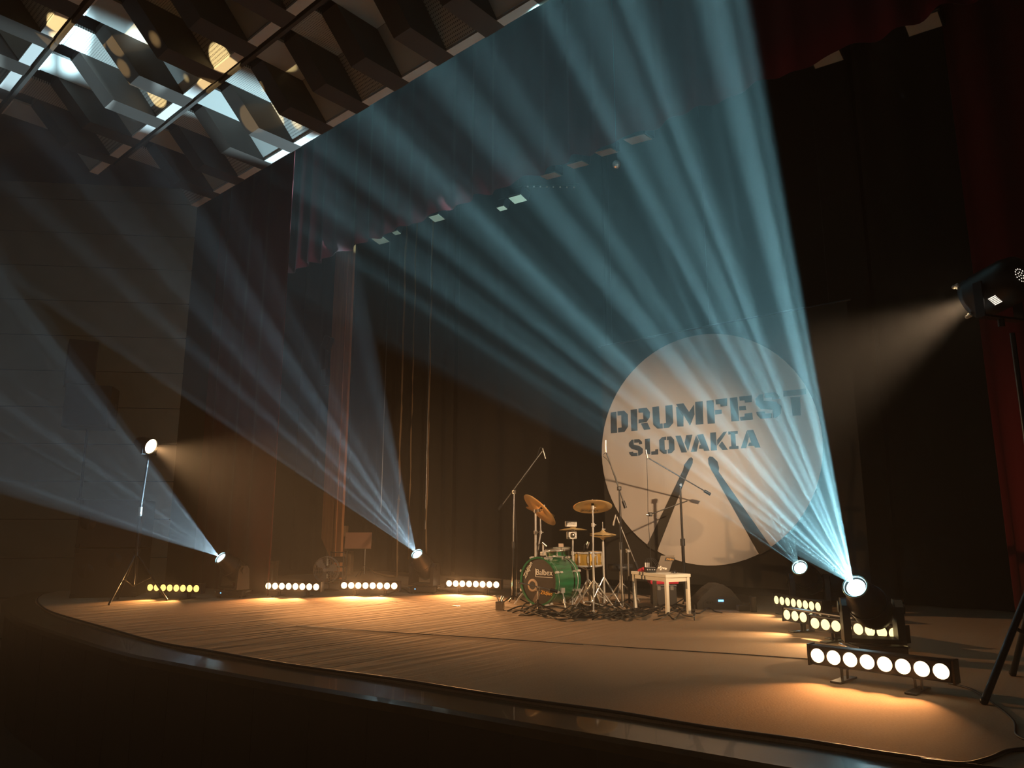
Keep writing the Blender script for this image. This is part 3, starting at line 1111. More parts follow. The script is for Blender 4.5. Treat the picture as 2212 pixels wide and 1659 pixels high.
# ---------------------------------------------------------------- banner
YB = 9.0
bn = thing('festival_banner', 'black banner with big white circle reading DRUMFEST SLOVAKIA over drumsticks', 'banner', (0, YB, 0))
bl = on_y(1303, 1000, YB)
btl = on_y(1310, 764, YB)
xb0, xb1 = bl.x, bl.x + 3.55
zt_b, zb_b = btl.z + 0.12, 0.22
gx, gz = 40, 30
vv, ff = [], []
for j in range(gz + 1):
    for i in range(gx + 1):
        x = xb0 + (xb1 - xb0) * i / gx
        z = zb_b + (zt_b - zb_b) * j / gz
        vv.append((x, 0.012 * math.sin(i * 0.9 + 0.3 * j) * math.sin(i * 0.37) + 0.014, z))
for j in range(gz):
    for i in range(gx):
        a = j * (gx + 1) + i
        ff.append((a, a + 1, a + gx + 2, a + gx + 1))
MB().add(vv, ff, True).build('cloth', M_BANNER, bn)
MB().cyl((xb0 - 0.05, 0.02, zt_b + 0.01), (xb1 + 0.05, 0.02, zt_b + 0.01), 0.014, n=8).build('top_bar', M_BLACKMET, bn)
wires = MB()
for x in (xb0 + 0.2, (xb0 + xb1) / 2, xb1 - 0.2):
    wires.cyl((x, 0.02, zt_b), (x, 0.02, 8.95), 0.003, n=5)
wires.build('hanging_wires', M_BLACKMET, bn)
lft, rgt = on_y(1300, 965, YB), on_y(1778, 960, YB)
tp_, bt_ = on_y(1545, 717, YB), on_y(1560, 1223, YB)
ccx, ccz = (lft.x + rgt.x) / 2, (tp_.z + bt_.z) / 2
Rx, Rz = (rgt.x - lft.x) / 2, (tp_.z - bt_.z) / 2
NP = 72
disc = [(ccx + Rx * math.cos(2 * math.pi * k / NP), -0.004, ccz + Rz * math.sin(2 * math.pi * k / NP)) for k in range(NP)]
MB().prism(disc, (0, 0.003, 0)).build('white_circle', M_BANNERW, bn)

LTR = {
    'letter_d': [[(48, 350), (108, 342), (115, 566), (50, 570)], [(120, 338), (190, 330), (230, 370), (232, 500), (195, 555), (128, 563), (127, 512), (165, 508), (160, 378), (122, 383)]],
    'letter_r': [[(260, 322), (328, 312), (332, 542), (268, 548)], [(343, 308), (430, 300), (465, 345), (462, 400), (430, 450), (345, 466), (345, 425), (395, 420), (392, 350), (345, 352)], [(368, 466), (438, 458), (470, 528), (402, 534)]],
    'letter_u': [[(490, 292), (560, 284), (570, 470), (598, 466), (600, 518), (545, 522), (500, 480)], [(628, 278), (702, 268), (712, 460), (668, 510), (612, 515), (610, 466), (636, 462)]],
    'letter_m': [[(742, 290), (760, 290), (820, 378), (820, 498), (756, 500)], [(742, 262), (820, 252), (880, 345), (932, 265), (938, 370), (890, 488), (832, 392)], [(945, 238), (1024, 230), (1032, 472), (952, 480)]],
    'letter_f': [[(1066, 226), (1140, 218), (1155, 465), (1078, 470)], [(1160, 212), (1284, 198), (1284, 280), (1215, 288), (1212, 262), (1165, 265)], [(1155, 325), (1225, 320), (1227, 362), (1157, 372)]],
    'letter_e': [[(1312, 195), (1392, 187), (1412, 440), (1330, 446)], [(1412, 182), (1545, 168), (1548, 240), (1472, 246), (1470, 222), (1418, 225)], [(1412, 285), (1480, 280), (1486, 325), (1414, 328)], [(1418, 398), (1470, 392), (1470, 362), (1550, 352), (1558, 425), (1428, 437)]],
    'letter_s': [[(1585, 205), (1625, 160), (1665, 155), (1668, 225), (1800, 235), (1858, 280), (1855, 360), (1805, 405), (1770, 405), (1768, 320), (1640, 310), (1590, 265)], [(1680, 148), (1795, 137), (1840, 180), (1843, 205), (1762, 210), (1760, 188), (1682, 192)], [(1592, 345), (1680, 338), (1690, 362), (1755, 358), (1758, 408), (1640, 416), (1600, 375)]],
    'letter_t': [[(1880, 122), (2122, 98), (2125, 155), (1882, 180)], [(1955, 190), (2058, 182), (2065, 380), (1980, 385)]],
    'small_letter_s': [[(240, 675), (270, 640), (290, 638), (292, 690), (355, 705), (390, 735), (388, 780), (360, 805), (340, 808), (338, 755), (270, 735), (243, 705)], [(298, 636), (350, 632), (380, 660), (382, 685), (350, 688), (348, 668), (298, 672)], [(242, 770), (285, 765), (290, 780), (330, 778), (332, 810), (270, 814), (248, 790)]],
    'small_letter_l': [[(412, 630), (462, 626), (468, 792), (418, 795)], [(478, 765), (520, 760), (522, 742), (552, 738), (553, 795), (480, 800)]],
    'small_letter_o': [[(562, 645), (592, 612), (636, 606), (636, 642), (618, 645), (622, 745), (642, 745), (642, 788), (605, 788), (568, 755)], [(645, 606), (690, 603), (722, 640), (726, 745), (692, 782), (655, 786), (653, 742), (668, 740), (665, 642), (645, 645)]],
    'small_letter_v': [[(735, 598), (790, 594), (858, 772), (800, 776)], [(850, 590), (915, 585), (870, 762), (834, 672)]],
    'small_letter_a': [[(900, 768), (955, 592), (985, 655), (960, 765)], [(965, 588), (1030, 578), (1098, 755), (1040, 758), (1032, 735), (985, 735), (990, 700), (1005, 690)]],
    'small_letter_k': [[(1105, 565), (1165, 560), (1175, 750), (1112, 755)], [(1178, 640), (1245, 558), (1282, 552), (1225, 640), (1180, 700)], [(1195, 700), (1230, 655), (1292, 745), (1235, 748)]],
    'small_letter_i': [[(1295, 553), (1396, 545), (1397, 575), (1370, 578), (1378, 705), (1405, 705), (1405, 735), (1308, 740), (1306, 712), (1330, 708), (1322, 582), (1297, 585)]],
    'last_letter_a': [[(1430, 730), (1492, 545), (1515, 610), (1485, 728)], [(1495, 540), (1560, 532), (1638, 722), (1580, 722), (1572, 705), (1505, 705), (1520, 670), (1540, 668)]],
}
for nm, polys in LTR.items():
    m_ = MB()
    for pl in polys:
        pts = []
        for (u, v) in pl:
            p = on_y(1310 + u / 4.916, 820 + v / 4.916, YB)
            pts.append((p.x, -0.008, p.z))
        m_.prism(pts, (0, 0.003, 0))
    m_.build(nm, M_INK, bn)
STK = {'left_drumstick': [(645, 886), (658, 882), (667, 892), (666, 918), (644, 966), (628, 1002), (436, 1488), (372, 1448), (585, 1004), (606, 960), (612, 930)],
       'right_drumstick': [(764, 890), (775, 877), (795, 880), (825, 910), (835, 950), (832, 975), (1172, 1464), (1094, 1508), (802, 990), (788, 968), (768, 925)]}
for nm, pl in STK.items():
    pts = []
    for (u, v) in pl:
        p = on_y(1272 + u / 2.9625, 690 + v / 2.9625, YB)
        pts.append((p.x, -0.008, p.z))
    MB().prism(pts, (0, 0.003, 0)).build(nm, M_INK, bn)

# ---------------------------------------------------------------- drum kit
bd0 = on_z(1163, 1312)
RB = 0.292
bass = thing('bass_drum', 'green lacquered bass drum with a black front skin', 'drum', (bd0.x, bd0.y, 0), 0)
cz = RB + 0.015
AXB = (0, 1, 0)
MB().lathe([(RB - 0.012, 0.035), (RB - 0.012, 0.44)], (0, 0, cz), AXB, 48).build('shell', M_GREEN, bass)
for y0, nm in ((0.0, 'front_hoop'), (0.44, 'rear_hoop')):
    MB().lathe([(RB - 0.022, y0), (RB, y0), (RB, y0 + 0.042), (RB - 0.022, y0 + 0.042), (RB - 0.022, y0)], (0, 0, cz), AXB, 48, False).build(nm, M_GREEN, bass)
    MB().torus((0, y0 + (0.046 if y0 == 0 else -0.006), cz), RB - 0.006, 0.006, AXB, 48, 6).build('hoop_rim', M_CHROME, bass)
hd = MB().lathe([(0.0005, 0.016), (RB - 0.02, 0.016)], (0, 0, cz), AXB, 48, False).build('front_skin', M_HEADBLK, bass)
MB().lathe([(0.0005, 0.47), (RB - 0.02, 0.47)], (0, 0, cz), AXB, 48, False).build('rear_skin', M_SKIN, bass)
MB().lathe([(0.050, 0.010), (0.064, 0.008), (0.078, 0.012), (0.078, 0.016)], (-0.10, 0, cz - 0.055), AXB, 28).build('port_ring', mat('tan_plastic', (0.42, 0.28, 0.17), 0.5), hd)
MB().lathe([(0.0005, 0.0125), (0.050, 0.0125)], (-0.10, 0, cz - 0.055), AXB, 28).build('port_hole', M_CABLE, hd)
for k in range(8):
    t = math.radians(22.5 + 45 * k)
    rd = Vector((math.cos(t), 0, math.sin(t)))
    for yy in (0.02, 0.46):
        MB().box(Vector((0, yy, cz)) + rd * (RB + 0.008), (0.02, 0.06, 0.026), frame(rd, Vector((0, 1, 0)), rd.cross(Vector((0, 1, 0))))).build('claw', M_CHROME, bass)
    for ya, yb in ((0.03, 0.13), (0.35, 0.45)):
        lg = MB()
        lg.cyl(Vector((0, ya, cz)) + rd * (RB + 0.006), Vector((0, yb, cz)) + rd * (RB + 0.006), 0.004, n=6)
        yy = yb - 0.02 if ya < 0.2 else ya + 0.02
        lg.box(Vector((0, yy, cz)) + rd * (RB - 0.002), (0.026, 0.05, 0.022), frame(rd, Vector((0, 1, 0)), rd.cross(Vector((0, 1, 0)))))
        lg.build('lug', M_CHROME, bass)
for s in (-1, 1):
    a = Vector((s * (RB + 0.005) * 0.93, 0.12, cz - 0.10))
    b = Vector((s * (RB + 0.11), 0.02, 0.012))
    MB().box(a, (0.03, 0.07, 0.06)).cyl(a, b, 0.009, n=8).cyl(a.lerp(b, 0.4), a.lerp(b, 0.7), 0.014, n=8).build('spur', M_CHROME, bass)
text_mesh('logo_text', 'Balbex', 0.098, M_PRINTW, (0.085, 0.011, cz + 0.105), (1, 0, 0), (0, 0, 1), hd, 0.002)
MB().box((0.085, 0.011, cz + 0.052), (0.26, 0.003, 0.006)).build('logo_line', M_PRINTW, hd)
MB().box((-0.048, 0.011, cz + 0.10), (0.008, 0.003, 0.10)).build('logo_bar', M_PRINTW, hd)
text_mesh('side_text', 'Zildjian', 0.075, M_PRINTW, (-0.175, 0.011, cz + 0.125), (0.50, 0, 0.87), (-0.87, 0, 0.50), hd, 0.002, 0.25)
text_mesh('lower_text', 'Zildjian', 0.062, M_PRINTO, (0.115, 0.011, cz - 0.135), (1, 0, -0.05), (0.05, 0, 1), hd, 0.002, 0.25)
MB().prism([(-0.10, 0.0135, cz - 0.23), (-0.055, 0.0135, cz - 0.16), (0.0, 0.0135, cz - 0.12), (0.02, 0.0135, cz - 0.16), (-0.03, 0.0135, cz - 0.22), (-0.07, 0.0135, cz - 0.265)], (0, 0.002, 0)).build('sticker', mat('brown_sticker', (0.12, 0.07, 0.04), 0.5), hd)


def drum(name, label, c, r, h, shell_mat, legs=None, nl=8, tilt=0.0):
    t = thing(name, label, 'drum', (c.x, c.y, 0))
    ax = Vector((0, -math.sin(tilt), math.cos(tilt)))
    C_ = Vector((0, 0, c.z))
    MB().lathe([(r - 0.008, -h / 2), (r - 0.008, h / 2)], C_, ax, 36).build('shell', shell_mat, t)
    for s in (-1, 1):
        MB().lathe([(r - 0.006, s * h / 2 - 0.012), (r + 0.004, s * h / 2 - 0.012), (r + 0.004, s * h / 2 + 0.010), (r - 0.006, s * h / 2 + 0.010)], C_, ax, 36).build('hoop', M_CHROME, t)
    MB().lathe([(0.0005, h / 2 - 0.002), (r - 0.006, h / 2 - 0.002)], C_, ax, 36, False).build('skin', M_SKIN, t)
    MB().lathe([(0.0005, -h / 2 + 0.002), (r - 0.006, -h / 2 + 0.002)], C_, ax, 36, False).build('bottom_skin', M_SKIN, t)
    u = ax.orthogonal().normalized()
    w = ax.cross(u)
    for k in range(nl):
        a = 2 * math.pi * (k + 0.3) / nl
        rd = u * math.cos(a) + w * math.sin(a)
        MB().box(C_ + rd * (r + 0.003), (0.018, 0.018, h * 0.5), frame(rd, ax.cross(rd), ax)).cyl(C_ + rd * (r + 0.008) - ax * h / 2, C_ + rd * (r + 0.008) + ax * h / 2, 0.0035, n=6).build('lug', M_CHROME, t)
    if legs:
        zc = c.z - h / 2
        st = MB()
        st.cyl((0, 0, 0.22), (0, 0, zc - 0.05), 0.013, n=10)
        for k in range(3):
            a = 2 * math.pi * k / 3 + 0.4
            rd = Vector((math.cos(a), math.sin(a), 0))
            st.cyl((0, 0, zc - 0.06), rd * (r * 0.95) + Vector((0, 0, zc)), 0.007, n=8)
            st.cyl((0, 0, 0.30), rd * 0.26 + Vector((0, 0, 0.012)), 0.008, n=8)
            st.sphere(rd * 0.26 + Vector((0, 0, 0.014)), 0.014, 8, 6)
        st.build('stand', M_CHROME, t)
    return t


YT = bd0.y + 0.72
tc_ = on_y(1206, 1197, YT)
drum('rack_tom', 'small green rack tom mounted above the bass drum', tc_, 0.165, 0.13, M_GREEN, None, 6, 0.12)
tm = thing('tom_holder', 'chrome holder carrying the green tom on the bass drum', 'drum hardware', (tc_.x, bd0.y + 0.40, 0))
MB().cyl((0, 0, cz + RB - 0.01), (0, 0, tc_.z + 0.14), 0.012, n=10).cyl((0, 0, tc_.z + 0.05), (0, 0.16, tc_.z + 0.03), 0.010, n=8).build('post', M_CHROME, tm)
MB().bevel_box((0, 0, cz + RB + 0.02), (0.06, 0.06, 0.05), 0.008).build('mount', M_CHROME, tm)
sn_ = on_y(1269, 1207, YT + 0.1)
drum('snare_drum', 'gold brass snare drum on a chrome stand', sn_, 0.188, 0.165, M_BRASS, True, 10, 0.02)


def cymbal_mesh(r, bell=0.3):
    return [(0.004, 0.030), (r * 0.10, 0.028), (r * 0.19, 0.012), (r * 0.24, 0.004), (r * 0.6, -0.006), (r, -0.022), (r, -0.0235), (r * 0.6, -0.008), (r * 0.24, 0.002), (r * 0.19, 0.010), (r * 0.10, 0.026), (0.004, 0.028)]


def cymbal_stand(label, base, center, r, nrm, joints, text=False, feet=True, rad=0.012, foot_r=0.27):
    t = thing('cymbal_stand', label, 'cymbal', (base.x, base.y, 0), 0, 'cymbals of the drum kit')
    O = Vector((base.x, base.y, 0))
    C_ = center - O
    nrm = Vector(nrm).normalized()
    cy_ = MB().lathe(cymbal_mesh(r), C_, nrm, 48).build('cymbal', M_BRONZE, t)
    MB().cyl(C_ - nrm * 0.02, C_ + nrm * 0.045, 0.016, n=10).build('felt', M_CABLE, t)
    MB().cyl(C_ + nrm * 0.045, C_ + nrm * 0.075, 0.005, n=8).box(C_ + nrm * 0.06, (0.04, 0.006, 0.012)).build('wing_nut', M_CHROME, t)
    top = C_ - nrm * 0.03
    pts = [j - O for j in joints] + [top]
    for i in range(len(pts) - 1):
        MB().cyl(pts[i], pts[i + 1], rad * (1 - 0.12 * i), n=10).build('tube', M_CHROME, t)
        MB().cyl(pts[i + 1] - Vector((0, 0, 0.022)), pts[i + 1] + Vector((0, 0, 0.022)), rad * 1.7, n=10).cyl(pts[i + 1], pts[i + 1] + RIGHT * 0.04, 0.006, n=6).build('joint', M_CHROME, t)
    if feet:
        for k in range(3):
            a = 2 * math.pi * k / 3 + 1.1
            f = Vector((math.cos(a), math.sin(a), 0)) * foot_r
            MB().cyl((0, 0, 0.34), f + Vector((0, 0, 0.014)), 0.009, n=8).sphere(f + Vector((0, 0, 0.016)), 0.016, 8, 6).build('leg', M_CHROME, t)
    if text:
        xd = RIGHT
        yd = (ZV - nrm * nrm.dot(ZV)).normalized()
        xd = yd.cross(nrm)
        text_mesh('logo_text', 'Zildjian', 0.075, M_CABLE, C_ - nrm * 0.022 - yd * r * 0.6 + xd * 0.03, -xd, yd, cy_, 0.001, 0.25)
    return t


# ride on the left
bR = Vector((0, 0, 0)) + on_y(1157, 1300, bd0.y + 0.62)
bR.z = 0
cR = at_depth(1168, 1099, bR)
nR = (RIGHT * 0.68 + ZV * 0.70 + FWD * 0.25)
cymbal_stand('large steeply tilted ride cymbal left above the bass drum', bR, cR, 0.285, nR, [Vector((bR.x, bR.y, 0.30)), at_depth(1157, 1150, bR), at_depth(1157, 1104, bR)], rad=0.016)
# far crash behind it
bR2 = bR + FWD * 0.55
cR2 = at_depth(1168, 1102, bR2)
cymbal_stand('thin cymbal edge peeking out behind the ride cymbal', bR2, cR2, 0.215, RIGHT * 0.30 + ZV * 0.95 + FWD * 0.12, [Vector((bR2.x, bR2.y, 0.3)), at_depth(1168, 1150, bR2)])
# crash right
bC = on_z(1284, 1318)
cCr = at_depth(1280, 1091, bC)
cymbal_stand('bronze crash cymbal high on the right of the drum kit', bC, cCr, 0.235, ZV * 0.95 + FWD * 0.32, [Vector((bC.x, bC.y, 0.30)), at_depth(1281, 1200, bC), at_depth(1281, 1134, bC)], text=True)
# splash in the middle
bM = on_z(1238, 1306)
cM = at_depth(1238, 1141, bM)
cymbal_stand('small splash cymbal at the centre of the drum kit', bM, cM, 0.178, ZV * 0.99 + FWD * 0.05, [Vector((bM.x, bM.y, 0.3)), at_depth(1237, 1195, bM)], foot_r=0.15)
# hi-hat
bH = on_z(1306, 1312)
th = thing('hi_hat', 'pair of hi-hat cymbals on a chrome stand beside the gold snare', 'cymbal', (bH.x, bH.y, 0), 0, 'cymbals of the drum kit')
z1, z2 = at_depth(1309, 1152, bH).z, at_depth(1309, 1161, bH).z
MB().lathe(cymbal_mesh(0.163), (0, 0, z1 + 0.01), (0.03, 0, 1), 40).build('top_cymbal', M_BRONZE, th)
MB().lathe(cymbal_mesh(0.163), (0, 0, z2), (0, 0.02, -1), 40).build('bottom_cymbal', M_BRONZE, th)
MB().cyl((0, 0, 0.05), (0, 0, z2 - 0.05), 0.013, n=10).build('tube', M_CHROME, th)
MB().cyl((0, 0, z2 - 0.05), (0, 0, z1 + 0.14), 0.004, n=8).cyl((0, 0, z1 + 0.03), (0, 0, z1 + 0.06), 0.011, n=8).box((0.02, 0, z1 + 0.05), (0.03, 0.008, 0.012)).build('pull_rod', M_CHROME, th)
for k in range(3):
    a = 2 * math.pi * k / 3 + 0.2
    f = Vector((math.cos(a), math.sin(a), 0)) * 0.23
    MB().cyl((0, 0, 0.36), f + Vector((0, 0, 0.014)), 0.009, n=8).cyl((0, 0, 0.10), f * 0.55 + Vector((0, 0, 0.165)), 0.006, n=6).sphere(f + Vector((0, 0, 0.016)), 0.016, 8, 6).build('leg', M_CHROME, th)
MB().bevel_box((-0.06, -0.13, 0.05), (0.09, 0.27, 0.014), 0.004, Matrix.Rotation(math.radians(-14), 3, 'X')).build('pedal', M_CHROME, th)

# kick pedal behind the bass drum
kp = thing('kick_pedal', 'chrome kick pedal behind the bass drum', 'drum hardware', (bd0.x + 0.02, bd0.y + 0.68, 0))
MB().bevel_box((0, 0.05, 0.055), (0.09, 0.28, 0.014), 0.004, Matrix.Rotation(math.radians(14), 3, 'X')).build('foot_board', M_CHROME, kp)
MB().cyl((-0.06, -0.06, 0.01), (-0.06, -0.06, 0.24), 0.009, n=8).cyl((0.06, -0.06, 0.01), (0.06, -0.06, 0.24), 0.009, n=8).cyl((-0.08, -0.06, 0.24), (0.08, -0.06, 0.24), 0.009, n=8).build('frame', M_CHROME, kp)
MB().cyl((0, -0.06, 0.24), (0, -0.02, 0.38), 0.005, n=6).cyl((0, -0.05, 0.385), (0, 0.0, 0.395), 0.022, n=10).build('beater', M_CHROME, kp)

# drum throne
bt = on_z(1342, 1302)
tt = thing('drum_throne', 'dark round drum stool behind the hi-hat', 'stool', (bt.x, bt.y, 0))
MB().lathe([(0.001, 0.40), (0.15, 0.40), (0.165, 0.43), (0.16, 0.48), (0.001, 0.49)], (0, 0, 0), (0, 0, 1), 28).build('seat', M_BLACKPL, tt)
MB().cyl((0, 0, 0.12), (0, 0, 0.40), 0.016, n=10).build('post', M_CHROME, tt)
for k in range(3):
    a = 2 * math.pi * k / 3 + 0.8
    f = Vector((math.cos(a), math.sin(a), 0)) * 0.25
    MB().cyl((0, 0, 0.26), f + Vector((0, 0, 0.012)), 0.010, n=8).build('leg', M_CHROME, tt)

# small camera gear at the centre of the kit
gb = at_depth(1233, 1131, bM)
g1 = thing('white_box', 'small white box standing on the splash cymbal', 'box', gb - Vector((0, 0, 0.04)))
MB().bevel_box((0, 0, 0.035), (0.145, 0.09, 0.07), 0.006, frame(RIGHT, FWD, ZV)).build('case', M_WHITEPL, g1)
for k in range(5):
    MB().box(RIGHT * (-0.05 + 0.025 * k) - FWD * 0.046 + ZV * 0.04, (0.012, 0.004, 0.03), frame(RIGHT, FWD, ZV)).build('button', M_STEEL, g1)
gc = at_depth(1234, 1156, bM) - FWD * 0.05
g2 = thing('action_camera', 'small camera in a clear housing clamped under the splash cymbal', 'camera', gc)
MB().bevel_box((0, 0, 0), (0.125, 0.06, 0.095), 0.012, frame(RIGHT, FWD, ZV)).build('housing', M_WHITEPL, g2)
MB().lathe([(0.001, 0.012), (0.022, 0.012), (0.028, 0.0), (0.033, -0.002)], RIGHT * 0.012 - FWD * 0.035, -FWD, 20).build('lens', M_STEEL, g2)
for sx in (-1, 1):
    for sz in (-1, 1):
        MB().box(RIGHT * sx * 0.047 + ZV * sz * 0.033 - FWD * 0.032, (0.02, 0.006, 0.018), frame(RIGHT, FWD, ZV)).build('screw', M_CHROME, g2)
gd = at_depth(1212, 1178, bM)
g3 = thing('phone', 'small pale phone propped up behind the green tom', 'phone', gd)
MB().bevel_box((0, 0, 0), (0.072, 0.012, 0.05), 0.004, frame(RIGHT, FWD, ZV)).build('body', M_BLACKPL, g3)
MB().box(-FWD * 0.007, (0.064, 0.002, 0.043), frame(RIGHT, FWD, ZV)).build('screen', mat('pale_screen', (0.5, 0.36, 0.26), 0.4), g3)
MB().cyl((0, 0, -0.025), (0, 0, -0.12), 0.004, n=6).build('clamp', M_BLACKMET, g3)


# ---------------------------------------------------------------- microphone stands
def mic_at(t, a, b, r=0.012):
    d = (b - a).normalized()
    MB().cyl(a, a.lerp(b, 0.55), r, r * 0.9, n=12).cyl(a.lerp(b, 0.55), b, r * 0.9, r * 0.75, n=12).build('microphone_body', M_STEEL, t)
    MB().cyl(a.lerp(b, 0.9), b + d * 0.01, r * 0.6, n=8).build('connector', M_BLACKMET, t)


def mic_stand(label, base, pole_top, booms, mats=(None, None), base_kind='tripod', r=0.012, cable=None):
    t = thing('microphone_stand', label, 'microphone stand', (base.x, base.y, 0), 0, 'microphone stands around the drums')
    O = Vector((base.x, base.y, 0))
    pt = at_depth(pole_top[0], pole_top[1], base) - O
    pt = Vector((pt.x * 0.5, pt.y * 0.5, pt.z))
    pm = mats[0] or M_STEEL
    MB().cyl((0, 0, 0.05), (pt.x * 0.5, pt.y * 0.5, pt.z * 0.52), r * 1.15, n=10).build('lower_tube', mats[1] or M_BLACKMET, t)
    MB().cyl((pt.x * 0.5, pt.y * 0.5, pt.z * 0.5), pt, r * 0.8, n=10).build('upper_tube', pm, t)
    MB().cyl((pt.x * 0.5, pt.y * 0.5, pt.z * 0.49), (pt.x * 0.5, pt.y * 0.5, pt.z * 0.55), r * 1.7, n=10).build('clutch', M_BLACKPL, t)
    for k in range(3):
        a = 2 * math.pi * k / 3 + 0.5 + base.x
        f = Vector((math.cos(a), math.sin(a), 0)) * 0.20
        MB().cyl((0, 0, 0.10), f + Vector((0, 0, 0.014)), 0.008, n=8).sphere(f + Vector((0, 0, 0.014)), 0.013, 8, 6).build('leg', M_BLACKMET, t)
    for (a, b, mic, cw) in booms:
        A2, B2 = at_depth(a[0], a[1], base) - O, at_depth(b[0], b[1], base) - O
        MB().cyl(A2, B2, 0.0075, n=8).build('boom', pm, t)
        # joint nearest to the pole
        q = A2.lerp(B2, max(0, min(1, (Vector((pt.x, pt.y, 0)) - A2).dot((B2 - A2)) / (B2 - A2).length_squared)))
        mid = Vector((pt.x, pt.y, pt.z)) if cw != 'low' else q
        MB().bevel_box(mid, (0.045, 0.035, 0.05), 0.006).cyl(mid, mid - FWD * 0.04, 0.016, n=10).build('boom_joint', M_BLACKPL if pm is M_BLACKMET else M_STEEL, t)
        if cw == 'weight':
            dd = (A2 - B2).normalized()
            MB().cyl(A2, A2 + dd * 0.09, 0.020, n=12).build('counterweight', M_BLACKMET, t)
        if mic:
            m0, m1 = at_depth(*mic[0], base) - O, at_depth(*mic[1], base) - O
            mic_at(t, m0, m1)
    if cable:
        pts = [at_depth(x, y, base) - O for x, y in cable]
        MB().tube(smooth_curve([tuple(p) for p in pts], 6), 0.0035, 5).build('cable', M_CABLE, t)
    return t


b1 = on_z(1108, 1304)
mic_stand('tall overhead microphone stand left of the bass drum', b1, (1112, 1063), [((1086, 1089), (1171, 975), ((1178, 991), (1172, 969)), 'weight')], (M_STEEL, M_BLACKMET), cable=[(1172, 970), (1166, 968), (1156, 995), (1130, 1035), (1112, 1066), (1117, 1180), (1115, 1300)])
b2 = on_z(1345, 1318)
mic_stand('tall overhead microphone stand right of the hi-hat', b2, (1337, 1055), [((1346, 1082), (1310, 978), ((1308, 951), (1309, 977)), 'weight')], (M_BLACKMET, M_STEEL), cable=[(1309, 977), (1303, 985), (1316, 1000), (1337, 1058), (1345, 1180), (1350, 1300)])
b3 = on_z(1481, 1309)
mic_stand('tall stand with long boom behind the white table', b3, (1468, 1048), [((1521, 1060), (1400, 989), ((1395, 972), (1399, 990)), 'weight'), ((1485, 1082), (1402, 1112), ((1396, 1112), (1406, 1114)), 'low')], (M_BLACKMET, M_BLACKMET), r=0.018, cable=[(1397, 990), (1399, 1060), (1400, 1115), (1404, 1180), (1408, 1232)])
b4 = on_z(1360, 1312)
mic_stand('short microphone stand between the hi-hat and the table', b4, (1357, 1190), [((1371, 1213), (1332, 1116), ((1325, 1135), (1330, 1112)), 'weight')], (M_STEEL, M_BLACKMET))
b5 = on_z(1165, 1322)
b5 = b5 - Vector((0, 0.03, 0))
mic_stand('low kick drum microphone stand in front of the bass drum', b5, (1163, 1272), [((1188, 1274), (1132, 1261), ((1120, 1259), (1136, 1262)), 'weight')], (M_STEEL, M_BLACKMET), r=0.010)
# clip-on microphones
for lab, a, b, dep in (('clip-on microphone above the green tom', (1171, 1172), (1180, 1180), bM), ('clip-on microphone on the rim of the gold snare', (1271, 1171), (1268, 1184), bC)):
    p, q = at_depth(*a, dep), at_depth(*b, dep)
    t = thing('clip_microphone', lab, 'microphone', p)
    mic_at(t, Vector((0, 0, 0)), q - p, 0.016)
    MB().tube([(0, 0, 0), (RIGHT * -0.05 + ZV * -0.03), (RIGHT * -0.055 + ZV * -0.12)], 0.005, 6).build('gooseneck', M_BLACKMET, t)

# white towel hanging in the kit
tw = on_y(1278, 1275, sn_.y - 0.12)
vv, ff = [], []
for j in range(9):
    for i in range(11):
        x = (i / 10 - 0.5) * 0.17
        z = -0.17 + 0.26 * j / 8
        vv.append((x + 0.02 * math.sin(j * 0.8), 0.02 * math.sin(i * 1.3 + j * 0.3) + 0.01 * math.sin(j), z - 0.05 * abs(i / 10 - 0.5) * (1 - j / 8)))
for j in range(8):
    for i in range(10):
        a = j * 11 + i
        ff.append((a, a + 1, a + 12, a + 11))
two = MB().add(vv, ff, True).build('towel', mat('pale_towel', (0.62, 0.50, 0.34), 0.9))
two.location = (tw.x, tw.y, tw.z)
md = two.modifiers.new('cloth', 'SOLIDIFY')
md.thickness = 0.008
tag(two, 'pale towel hanging under the gold snare drum', 'towel')

# ---------------------------------------------------------------- white table and what stands on it
fF, fRt, fLt = on_z(1442, 1329), on_z(1486, 1324), on_z(1366, 1304)
ux = (fRt - fF)
uy = (fLt - fF)
wT, dT = 0.31, 0.68
ux.normalize()
uy.normalize()
# square the two directions
bis = (ux + uy).normalized()
per = Vector((bis.y, -bis.x, 0))
if per.dot(ux) < 0:
    per = -per
ux = (bis + per).normalized()
uy = (bis - per).normalized()
wT = 0.31
zT = at_depth(1437, 1241, fF).z
cT = fF + ux * wT / 2 + uy * dT / 2
tb = thing('side_table', 'small white four-legged table right of the drum kit', 'table', (cT.x, cT.y, 0), math.atan2(ux.y, ux.x))
MB().bevel_box((0, 0, zT - 0.018), (wT + 0.03, dT + 0.03, 0.036), 0.004).build('table_top', M_WHITE, tb)
for sx in (-1, 1):
    for sy in (-1, 1):
        lx, ly = sx * (wT / 2 - 0.012), sy * (dT / 2 - 0.012)
        MB().prism([(lx - 0.018, ly - 0.018, zT - 0.037), (lx + 0.018, ly - 0.018, zT - 0.037), (lx + 0.018, ly + 0.018, zT - 0.037), (lx - 0.018, ly + 0.018, zT - 0.037)], (0, 0, -(zT - 0.037))).build('leg', M_WHITE, tb)
for sy in (-1, 1):
    MB().box((0, sy * (dT / 2 - 0.012), zT - 0.06), (wT - 0.06, 0.016, 0.045)).build('apron', M_WHITE, tb)
for sx in (-1, 1):
    MB().box((sx * (wT / 2 - 0.012), 0, zT - 0.06), (0.016, dT - 0.06, 0.045)).build('apron', M_WHITE, tb)
